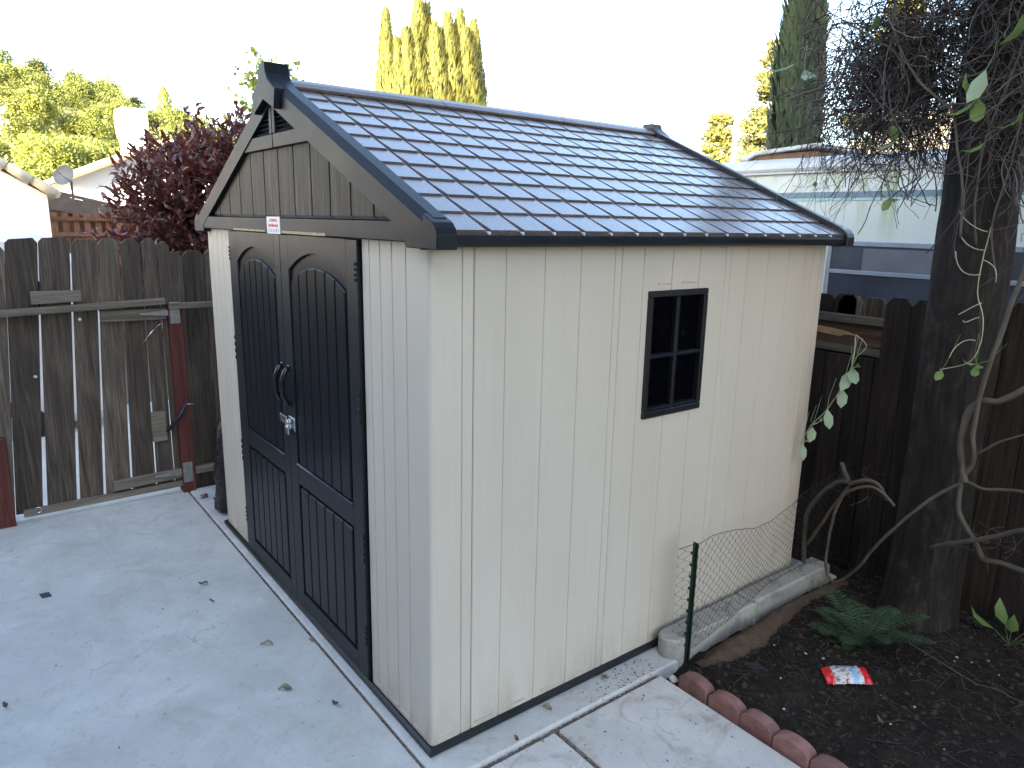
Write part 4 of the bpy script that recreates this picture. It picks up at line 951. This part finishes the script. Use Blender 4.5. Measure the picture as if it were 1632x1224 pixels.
# ================================================================== motorhome behind the back fence
RY = 4.2
rv = thing('motorhome', 'weathered pale green-white motorhome parked behind the back fence', 'motorhome', (1.5, RY + 1.2, -.33))
ol = [(RY, .25), (RY, 2.40), (RY + .03, 2.45), (RY + .12, 2.49), (RY + 2.28, 2.49), (RY + 2.4, 2.40), (RY + 2.4, .25)]
obj('body', MB().prism(ol, 'x', -2.12, 5.2, .006), M['rv'], rv)
obj('roof_edge', MB().prism([(RY - .012, 2.415), (RY - .022, 2.44), (RY + .01, 2.485), (RY + .12, 2.53), (RY + 2.3, 2.53), (RY + 2.3, 2.495), (RY + .13, 2.495), (RY + .02, 2.455)], 'x', -2.15, 5.23, .003), M['rvroof'], rv)
obj('gutter_trim', MB().box(-2.14, RY - .024, 2.395, 5.22, RY - .002, 2.413, .003), M['rvroof'], rv)
obj('stripe', MB().box(-2.1, RY - .008, 2.205, 5.2, RY - .001, 2.25, .001), M['rvstripe'], rv); obj('stripe', MB().box(-2.1, RY - .006, 2.185, 5.2, RY - .001, 2.2045, .001), M['rvteal'], rv)
vt = obj('roof_vent', MB().prism([(-1.98, 2.531), (-1.86, 2.60), (-1.25, 2.635), (-1.24, 2.605), (-1.82, 2.57), (-1.9, 2.531)], 'y', RY + .1, RY + .8, .006), M['rvroof'], rv)
obj('vent_base', MB().box(-1.85, RY + .14, 2.531, -1.28, RY + .76, 2.575), M['eavewood'], vt)
def rvwin(x0, x1, z0, z1):
    f_ = MB()
    for q in ((x0, z0, x1, z0 + .03), (x0, z1 - .035, x1, z1), (x0, z0 + .03, x0 + .03, z1 - .035), (x1 - .03, z0 + .03, x1, z1 - .035)): f_.box(q[0], RY - .022, q[1], q[2], RY - .001, q[3], .003)
    f_ = obj('window', f_, M['alu'], rv); zr = 1.655
    obj('meeting_rail', MB().box(x0 + .031, RY - .02, zr - .016, x1 - .031, RY - .002, zr + .016, .003), M['alu'], f_)
    obj('pane', MB().box(x0 + .03, RY - .009, z0 + .03, x1 - .03, RY - .006, zr - .016), M['rvglass'], f_)
    obj('pane', MB().box(x0 + .03, RY - .009, zr + .016, x1 - .03, RY - .006, z1 - .035), M['rvglass'], f_)
    obj('blind', MB().box(x0 + .28, RY - .0125, zr + .0165, x1 - .1, RY - .0095, z1 - .05), M['rvblind'], f_)
rvwin(-1.0, .02, 1.25, 1.885); rvwin(.12, 1.3, 1.25, 1.885)
for x in (-.9, 3.6):
    for y in (RY + .15, RY + 2.15): obj('wheel', MB().tube([(x, y - .1, .02), (x, y + .1, .02)], .35, 20), M['tyre'], rv)

# ================================================================== things beyond the fences
# purple-leaved plum shrub
random.seed(5)
pl = thing('purple_plum_shrub', 'purple-leaved plum shrub rising behind the gate fence', 'shrub', (-4.95, .5, -.33))
g = MB()
for k in range(14):
    an = U(0, 6.28); t_ = V((-4.95 + .6 * cos(an) * U(.3, 1), .8 + .7 * sin(an) * U(.3, 1), U(1.6, 2.4))); b = V((-4.95 + U(-.1, .1), .5 + U(-.1, .1), -.33)); g.tube([b, b.lerp(t_, .5) + V((0, 0, .3)), t_], [.03, .018, .004], 5)
obj('trunk', g, M['bark'], pl)
g = MB()
for k in range(1250):
    d = V((random.gauss(0, 1), random.gauss(0, 1), random.gauss(0, 1))).normalized() * rnd() ** .4
    c = V((-4.95 + d.x * .68, .92 + d.y * .98, 1.72 + d.z * .95)); 
    if c.z > 2.5 and rnd() < .3: continue
    out = (d + V((0, 0, .9)) + V((U(-.5, .5), U(-.5, .5), 0))).normalized(); L = U(.18, .34); e_ = c + out * L
    g.tube([c, e_], [.003, .0015], 3, cap=False)
    for i in range(15):
        p = c.lerp(e_, i / 14); ld = (out * .5 + V((U(-1, 1), U(-1, 1), U(-.5, .6)))).normalized(); g.leaf6(p, ld, V((U(-1, 1), U(-1, 1), U(-.2, .2))), U(.07, .125), U(.013, .019), .35, .25)
obj('crown', g, M['plum'], pl, kind='stuff')
# light young tree behind it
st_ = thing('young_leafy_tree', 'young yellow-green leafy tree behind the shed gable peak', 'tree', (-9, 2.7, -.33))
g = MB().tube([(-9, 2.7, -.33), (-9, 2.72, 1.5), (-9.05, 2.75, 3.0), (-9, 2.75, 4.25)], [.06, .045, .03, .006], 7); obj('trunk', g, M['bark'], st_)
g = MB(); tb = MB()
for k in range(210):
    z = U(1.6, 4.25); an = U(0, 6.28); L = U(.25, .80) * (1 - .5 * max(0, z - 2.8) / 1.5); b = V((-9.02, 2.73, z - .25)); e_ = b + V((cos(an) * L, sin(an) * L * 1.0, L * .8)); tb.tube([b, e_], [.006, .002], 3, cap=False)
    for i in range(12):
        p = b.lerp(e_, .3 + .75 * rnd()); g.leaf6(p + V((U(-.05, .05), U(-.05, .05), 0)), (U(-1, 1), U(-1, 1), U(-.8, .6)), (U(-1, 1), U(-1, 1), U(-1, 1)), U(.07, .11), U(.025, .035))
obj('twigs', tb, M['twig'], st_); obj('crown', g, M['sap'], st_, kind='stuff')
# cypresses
def cypress(name, label, spires, mat, n_per, size, base, trunk_r):
    t_ = thing(name, label, 'tree', base); g = MB()
    for (cx, cy, r, z0, z1) in spires:
        for i in range(n_per):
            t = rnd() ** .8; z = z0 + (z1 - z0) * t; prof = min(1, (1 - t) * 3.2) ** .7 * (.8 + .2 * min(1, t * 6)); an = U(0, 6.28); rr = r * prof * (.72 + .28 * rnd()) * (1 + .12 * sin(an * 5 + z * 2))
            p = V((cx + cos(an) * rr, cy + sin(an) * rr, z)); g.leaf(p, (cos(an) * .28 + U(-.15, .15), sin(an) * .28 + U(-.15, .15), 1), (-sin(an), cos(an), U(-.3, .3)), size * U(.6, 1.4), size * .16)
    obj('crown', g, mat, t_, kind='stuff')
    mb = MB()
    for (cx, cy, r, z0, z1) in spires: mb.tube([(cx, cy, base[2]), (cx, cy, z0 + (z1 - z0) * .9)], [trunk_r, trunk_r * .15], 7)
    obj('trunk', mb, M['bark'], t_); return t_
zz = -1.0
cypress('cypress_tree', 'tall sunlit yellow-green cypress with many spires behind the shed roof', [(-25, 13.05, .42, .5, 9.65), (-24.7, 13.75, .72, .5, 9.0), (-25, 14.5, .62, .5, 10.35), (-25.3, 15.05, .6, .5, 10.2), (-24.8, 15.75, .65, .5, 9.9), (-25, 16.45, .6, .5, 10.2), (-25, 17.15, .58, .5, 9.9), (-24.8, 14.2, .8, .5, 9.3), (-24.6, 15.0, .8, .5, 9.4), (-24.7, 15.7, .85, .5, 9.5), (-24.7, 16.5, .85, .5, 9.5), (-24.9, 16.95, .75, .5, 9.2), (-24.8, 13.4, .6, .5, 8.6), (-25, 13.9, 1.0, .5, 8.7), (-25, 15.0, 1.1, .5, 9.2), (-25, 16.2, 1.1, .5, 9.2), (-25, 16.9, .85, .5, 8.8)], M['cyp'], 3600, .36, (-25, 15, -.34), .12)
cypress('dark_cypress_tree', 'narrow dark green cypress in shade behind the motorhome end', [(-2.66, 6.1, .21, .3, 5.0), (-2.50, 6.15, .14, .3, 4.2)], M['dcyp'], 4200, .2, (-2.5, 6.2, -.34), .08)
# pine with open sunlit boughs
def pine(base, h, r, label, n_=70):
    t_ = thing('pine_tree', label, 'tree', base, 'sunlit pines beyond the shed'); b = V(base); obj('trunk', MB().tube([b, b + V((0, 0, h * .97))], [.2, .03], 7), M['bark'], t_); g = MB(); tb = MB()
    for k in range(n_):
        t = .12 + .86 * rnd(); an = U(0, 6.28); L = r * (1.05 - t) * U(.6, 1.15) + .25; s_ = b + V((0, 0, h * t)); e_ = s_ + V((cos(an) * L, sin(an) * L, L * U(.0, .35))); tb.tube([s_, e_], [.03, .01], 4, cap=False)
        for i in range(int(90 + 90 * L)):
            q = .25 + .75 * rnd(); p = s_.lerp(e_, q) + V((U(-.2, .2), U(-.2, .2), U(-.06, .2))); g.leaf(p, (U(-1, 1), U(-1, 1), U(-.2, 1)), (U(-1, 1), U(-1, 1), U(-1, 1)), U(.14, .28), .04)
    obj('boughs', tb, M['bark'], t_); obj('crown', g, M['pine'], t_, kind='stuff')
pine((-12.6, 20.6, -.34), 8.0, 1.7, 'taller sunlit pine with open boughs next to the dark cypress', 90)
pine((-9.2, 21.5, -.34), 9.0, 2.0, 'sunlit pine glimpsed through the vine right of the dark cypress', 90)
pine((-14.4, 20.2, -.34), 5.9, 1.2, 'shorter sunlit pine left of the pale pole', 55)
g = MB().tube([(-9.92, 15, -.34), (-9.92, 15, 4.55)], .055, 10); pole = obj('pole', g, M['galv']); tag(pole, 'pale slender pole in front of the sunlit pines', 'pole')
obj('pole_cap', MB().tube([(-9.92, 15, 4.5505), (-9.92, 15, 4.62)], [.07, .03], 10), M['galv'], pole)

def roofslab(mb, P0, P1, Q0, Q1, th):
    # sloping slab between edge P0-P1 (low) and Q0-Q1 (high)
    P0, P1, Q0, Q1 = map(V, (P0, P1, Q0, Q1)); n_ = (P1 - P0).cross(Q0 - P0).normalized()
    if n_.z < 0: n_ = -n_
    a_ = [P0, P1, Q1, Q0]; mb.add(a_ + [p + n_ * th for p in a_], [(3, 2, 1, 0), (4, 5, 6, 7), (0, 1, 5, 4), (1, 2, 6, 5), (2, 3, 7, 6), (3, 0, 4, 7)])
def tiled_rake(par, x, ya, za, yb, zb, n_):
    for k in range(n_):
        t = (k + .1) / n_; t2 = (k + 1.0) / n_; y = ya + (yb - ya) * t; z = za + (zb - za) * t; y2 = ya + (yb - ya) * t2; z2 = za + (zb - za) * t2
        obj('rake_tile', MB().tube([(x, y, z), (x, y2, z2 + .02)], [.06, .05], 8), M['tile'], par)
# white gable house at the far left
hA = thing('white_house', 'sunlit white stucco house gable with tiled rake above the gate', 'house', (-11, -3.6, -.33))
ol = [(-6.9, -.33), (-.30, -.33), (-.30, 2.17), (-3.6, 4.2), (-6.9, 2.17)]
obj('wall', MB().prism(ol, 'x', -14, -8.0), M['stucco'], hA)
g = MB(); roofslab(g, (-14.2, -.2, 2.14), (-7.9, -.2, 2.14), (-14.2, -3.6, 4.255), (-7.9, -3.6, 4.255), .07); roofslab(g, (-14.2, -7.1, 2.10), (-7.9, -7.1, 2.10), (-14.2, -3.6, 4.255), (-7.9, -3.6, 4.255), .07); rA = obj('roof', g, M['tile'], hA)
tiled_rake(rA, -7.93, -.2, 2.17, -3.6, 4.28, 15)
obj('chimney', MB().box(-9.4, -1.25, 2.0, -8.5, -.70, 3.05, .02).box(-9.45, -1.3, 3.051, -8.45, -.65, 3.16, .02), M['stucco'], rA)
# second house with chimney
hB = thing('far_white_house', 'white house with flared chimney and low tan roof behind the plum shrub', 'house', (-21, 3, -.33))
obj('wall', MB().prism([(1.15, -.33), (5.4, -.33), (5.4, 2.75), (3.27, 3.68), (1.15, 2.75)], 'x', -25, -18.25), M['stucco'], hB)
g = MB(); roofslab(g, (-25.3, .80, 2.66), (-17.8, .80, 2.66), (-25.3, 3.27, 3.75), (-17.8, 3.27, 3.75), .09); roofslab(g, (-25.3, 5.74, 2.66), (-17.8, 5.74, 2.66), (-25.3, 3.27, 3.75), (-17.8, 3.27, 3.75), .09); rB = obj('roof', g, M['tile'], hB)
obj('fascia', MB().prism([(.80, 2.60), (3.27, 3.69), (3.27, 3.745), (.80, 2.655)], 'x', -17.92, -17.80), M['eavewood'], rB)
obj('chimney', MB().box(-19.2, 2.42, 2.6, -18.4, 2.87, 3.78, .01).prism([(2.42, 3.781), (2.87, 3.781), (2.93, 3.98), (2.93, 4.50), (2.36, 4.50), (2.36, 3.98)], 'x', -19.3, -18.3), M['stucco'], rB)
# patio cover with dish, and orange fence
pc = thing('patio_cover', 'low brown patio cover between the two white houses', 'patio cover', (-12.5, .8, -.33))
g = MB(); roofslab(g, (-14, 1.9, 1.98), (-11.8, 1.9, 1.86), (-14, -.15, 2.46), (-11.8, -.15, 2.34), .05); pr_ = obj('roof', g, M['darkroof'], pc)
for k in range(5):
    y = -.05 + k * .42; obj('rafter', MB().prism([(-13.9, 2.36 - .23 * (y + .15)), (-11.85, 2.25 - .23 * (y + .15)), (-11.85, 2.32 - .23 * (y + .15)), (-13.9, 2.43 - .23 * (y + .15))], 'y', y, y + .06), M['eavewood'], pr_)
obj('fascia', MB().prism([(-.15, 2.08), (1.9, 1.62), (1.9, 1.855), (-.15, 2.335)], 'x', -11.82, -11.78), M['darkroof'], pc)
obj('back_wall', MB().prism([(-.1, -.33), (1.85, -.33), (1.85, 1.8), (-.1, 2.25)], 'x', -13.75, -13.7), M['eavewood'], pc)
for y in (.0, 1.7):
    for x in (-13.8, -11.95): obj('post', MB().box(x - .05, y - .05, -.33, x + .05, y + .05, 2.2 - .23 * (y + .15) + (.1 if x < -13 else 0)), M['eavewood'], pc)
ds = thing('satellite_dish', 'grey satellite dish mounted on the patio cover roof', 'satellite dish', (-12, .36, 2.3))
g = MB(); dc = V((-11.98, .34, 2.56)); dn = V((.75, -.55, .3)).normalized(); a1 = dn.orthogonal().normalized(); a2 = dn.cross(a1)
for i in range(6):
    r = .22 * i / 5
    for j in range(20): g.v.append(dc + a1 * r * .8 * cos(2 * pi * j / 20) + a2 * r * .72 * sin(2 * pi * j / 20) + dn * (r * r * .9))
for i in range(5):
    for j in range(20): g.f.append([i * 20 + j, i * 20 + (j + 1) % 20, (i + 1) * 20 + (j + 1) % 20, (i + 1) * 20 + j]); g.sm.append(True)
dsh = obj('reflector', g, M['dish'], ds); obj('mast', MB().tube([(-12, .42, 2.20), (-12, .42, 2.5), dc - dn * .02], .02, 6), M['dish'], ds); obj('feed_arm', MB().tube([dc - a2 * .18, dc + dn * .25], .01, 5), M['dish'], ds)
of = thing('orange_fence', 'orange-brown slatted fence under the patio cover behind the gate', 'fence', (-11.4, 1.2, -.33))
for k in range(16):
    y = .02 + k * .15; obj('slat', MB().box(-11.42, y, -.33, -11.4, y + .085, 1.98 + U(-.04, .04)), M['orangewood'], of)
for z in (1.62, 1.86, .4): obj('rail', MB().box(-11.399, .0, z, -11.36, 2.5, z + .06), M['orangewood'], of)
# white car behind the gate
car = thing('white_car', 'rounded roof of a white car parked behind the gate', 'car', (-6.4, -2.3, -.33))
sec = [(-4.55, .05), (-4.5, .55), (-3.7, .72), (-2.9, 1.56), (-2.2, 1.80), (-1.2, 1.845), (-.62, 1.81), (-.33, 1.60), (-.15, .85), (-.12, .05)]
obj('body', MB().prism(sec, 'x', -7.25, -5.6, .10), M['carpaint'], car)
obj('side_window', MB().prism([(-2.75, 1.10), (-2.25, 1.52), (-1.2, 1.58), (-.75, 1.53), (-.5, 1.12)], 'x', -5.5995, -5.592), M['glass'], car)
obj('rear_window', MB().add([(-7.05, -.285, 1.45), (-5.8, -.285, 1.45), (-5.8, -.19, 1.12), (-7.05, -.19, 1.12)], [(0, 1, 2, 3)]), M['glass'], car)
for y in (-3.7, -1.0):
    for x in (-7.22, -5.63): 
        wh = obj('wheel', MB().tube([(x - .09, y, .0), (x + .09, y, .0)], .32, 20), M['tyre'], car); obj('rim', MB().tube([(x - .095, y, .0), (x + .095, y, .0)], .2, 14), M['alu'], wh)
# cream house beyond the motorhome
hC = thing('cream_house', 'cream house wall glimpsed through the vine behind the motorhome', 'house', (-1, 14.5, -.33))
obj('wall', MB().box(-5.2, 12.5, -.33, 6, 18, 3.3), M['pinkstucco'], hC)
g = MB(); roofslab(g, (-5.6, 12.1, 3.28), (6.4, 12.1, 3.28), (-5.6, 15.25, 4.3), (6.4, 15.25, 4.3), .1); roofslab(g, (-5.6, 18.4, 3.28), (6.4, 18.4, 3.28), (-5.6, 15.25, 4.3), (6.4, 15.25, 4.3), .1); obj('roof', g, M['tile'], hC)
# the dwelling behind the photographer that shades the yard
own = thing('shading_house', 'two-storey house behind the viewpoint whose shadow covers the yard', 'house', (4, -9, -.33))
obj('wall', MB().box(-1.0, -14, -.33, 16, -5.2, 7.2), M['siding'], own); g = MB()
roofslab(g, (-1.2, -4.9, 7.15), (16.4, -4.9, 7.15), (-1.2, -9.6, 10.4), (16.4, -9.6, 10.4), .12); roofslab(g, (-1.2, -14.4, 7.15), (16.4, -14.4, 7.15), (-1.2, -9.6, 10.4), (16.4, -9.6, 10.4), .12); obj('roof', g, M['darkroof'], own)
obj('shade_wing_wall', MB().box(-3.0, -13, -.33, -1.001, -6.0, 4.4), M['siding'], own); obj('shade_wing_roof', MB().box(-3.2, -13.3, 4.401, -1.21, -5.7, 4.6), M['darkroof'], own)  # low wing out of view, added to keep the plum's lower part shaded

# ================================================================== hillside trees
random.seed(11)
def oak_mesh(n_, fl):
    g = MB()
    cl = [(V((U(-.5, .5), U(-.5, .5), U(.3, .9))), U(.32, .5)) for _ in range(9)]
    for i in range(n_):
        c, r = random.choice(cl); d = V((random.gauss(0, 1), random.gauss(0, 1), random.gauss(0, 1))).normalized(); p = c + d * r * (.7 + .3 * rnd())
        p.z *= fl; g.leaf(p, V((U(-1, 1), U(-1, 1), U(-1, 1))) + d * .4, (U(-1, 1), U(-1, 1), U(-1, 1)), U(.06, .14), .035)
    return g
protos = []
for k in range(4):
    c = obj('crown', oak_mesh(2600, (1.0, .85, 1.15, 1.3)[k]), M['oak'], origin=(0, 0, 0)); t = obj('trunk', MB().tube([(0, 0, -.25), (0, 0, .7)], [.06, .03], 6), M['bark'], origin=(0, 0, 0)); protos.append((c, t))
used = set()
def hilltree(x, y, s, k, label, group):
    z = hillz(x, y) + .15 * s; e = thing('hill_tree', label, 'tree', (x, y, z - .4 * s), group)
    for o in protos[k]:
        if o.name in used: c = o.copy(); scene.collection.objects.link(c)
        else: c = o; used.add(o.name); c['first'] = 1; del c['first']
        c.parent = e; c.location = (0, 0, .4 * s); c.scale = (s, s, s); c.rotation_euler = (0, 0, U(0, 6.28))
        if c.name.startswith('crown'): c['kind'] = 'stuff'
cnt = 0
for row in range(13):
    x = -46 - row * 8.5
    for j in range(15):
        t = -.02 + .33 * (j + U(-.35, .35)) / 14; xx = x + U(-4, 4); y = -1.2 + t * (2 - xx)
        s = U(1.5, 3.6) * (1 if row > 3 else .7)
        if rnd() < .33: continue
        hilltree(xx, y, s, random.randint(0, 3), 'round green oak tree on the sunlit hillside', 'hillside oaks'); cnt += 1
hilltree(-150, 6.2, 4.6, 0, 'large dark oak cluster on the hilltop, highest in the picture', None)
hilltree(-148, 0.2, 5.2, 2, 'grey-green tree at the left picture edge above the hill crest', None)
g = MB()
for i in range(22000):
    x = -36 - 125 * rnd(); t = -.06 + .42 * rnd(); y = -1.2 + t * (2 - x); z = hillz(x, y); s = U(.2, .55)
    g.leaf((x, y, z + U(0, .7)), (U(-1, 1), U(-1, 1), U(.2, 1)), (U(-1, 1), U(-1, 1), U(-1, 1)), s, s * .35)
obj('hillside_scrub', g, M['scrub'], kind='stuff')
# a lone conifer on the crest and two small hillside houses
cypress('crest_conifer', 'small pointed conifer standing alone on the hill crest', [(-140, 30.6, 1.3, hillz(-140, 30.6) + 1, hillz(-140, 30.6) + 7.5)], M['oak'], 500, .9, (-140, 30.6, hillz(-140, 30.6) - .3), .2)
for x, y, lb in ((-95, 5.2, 'tiny pale house among trees low on the hillside'), (-118, 27.5, 'tiny pale house high on the hillside near the crest')):
    z = hillz(x, y) + 1.0; h = thing('hillside_house', lb, 'house', (x, y, z - 3)); obj('wall', MB().box(x - 1.2, y - 1, z - 3, x + 1.2, y + 1, z + .8), M['stucco'], h); g = MB(); roofslab(g, (x - 1.4, y - 1.2, z + .81), (x + 1.4, y - 1.2, z + .81), (x - 1.4, y, z + 1.3), (x + 1.4, y, z + 1.3), .1); roofslab(g, (x - 1.4, y + 1.2, z + .81), (x + 1.4, y + 1.2, z + .81), (x - 1.4, y, z + 1.3), (x + 1.4, y, z + 1.3), .1); obj('roof', g, M['tile'], h)
    obj('window', MB().box(x + 1.201, y - .6, z - .4, x + 1.25, y + .2, z + .3), M['glass'], h)
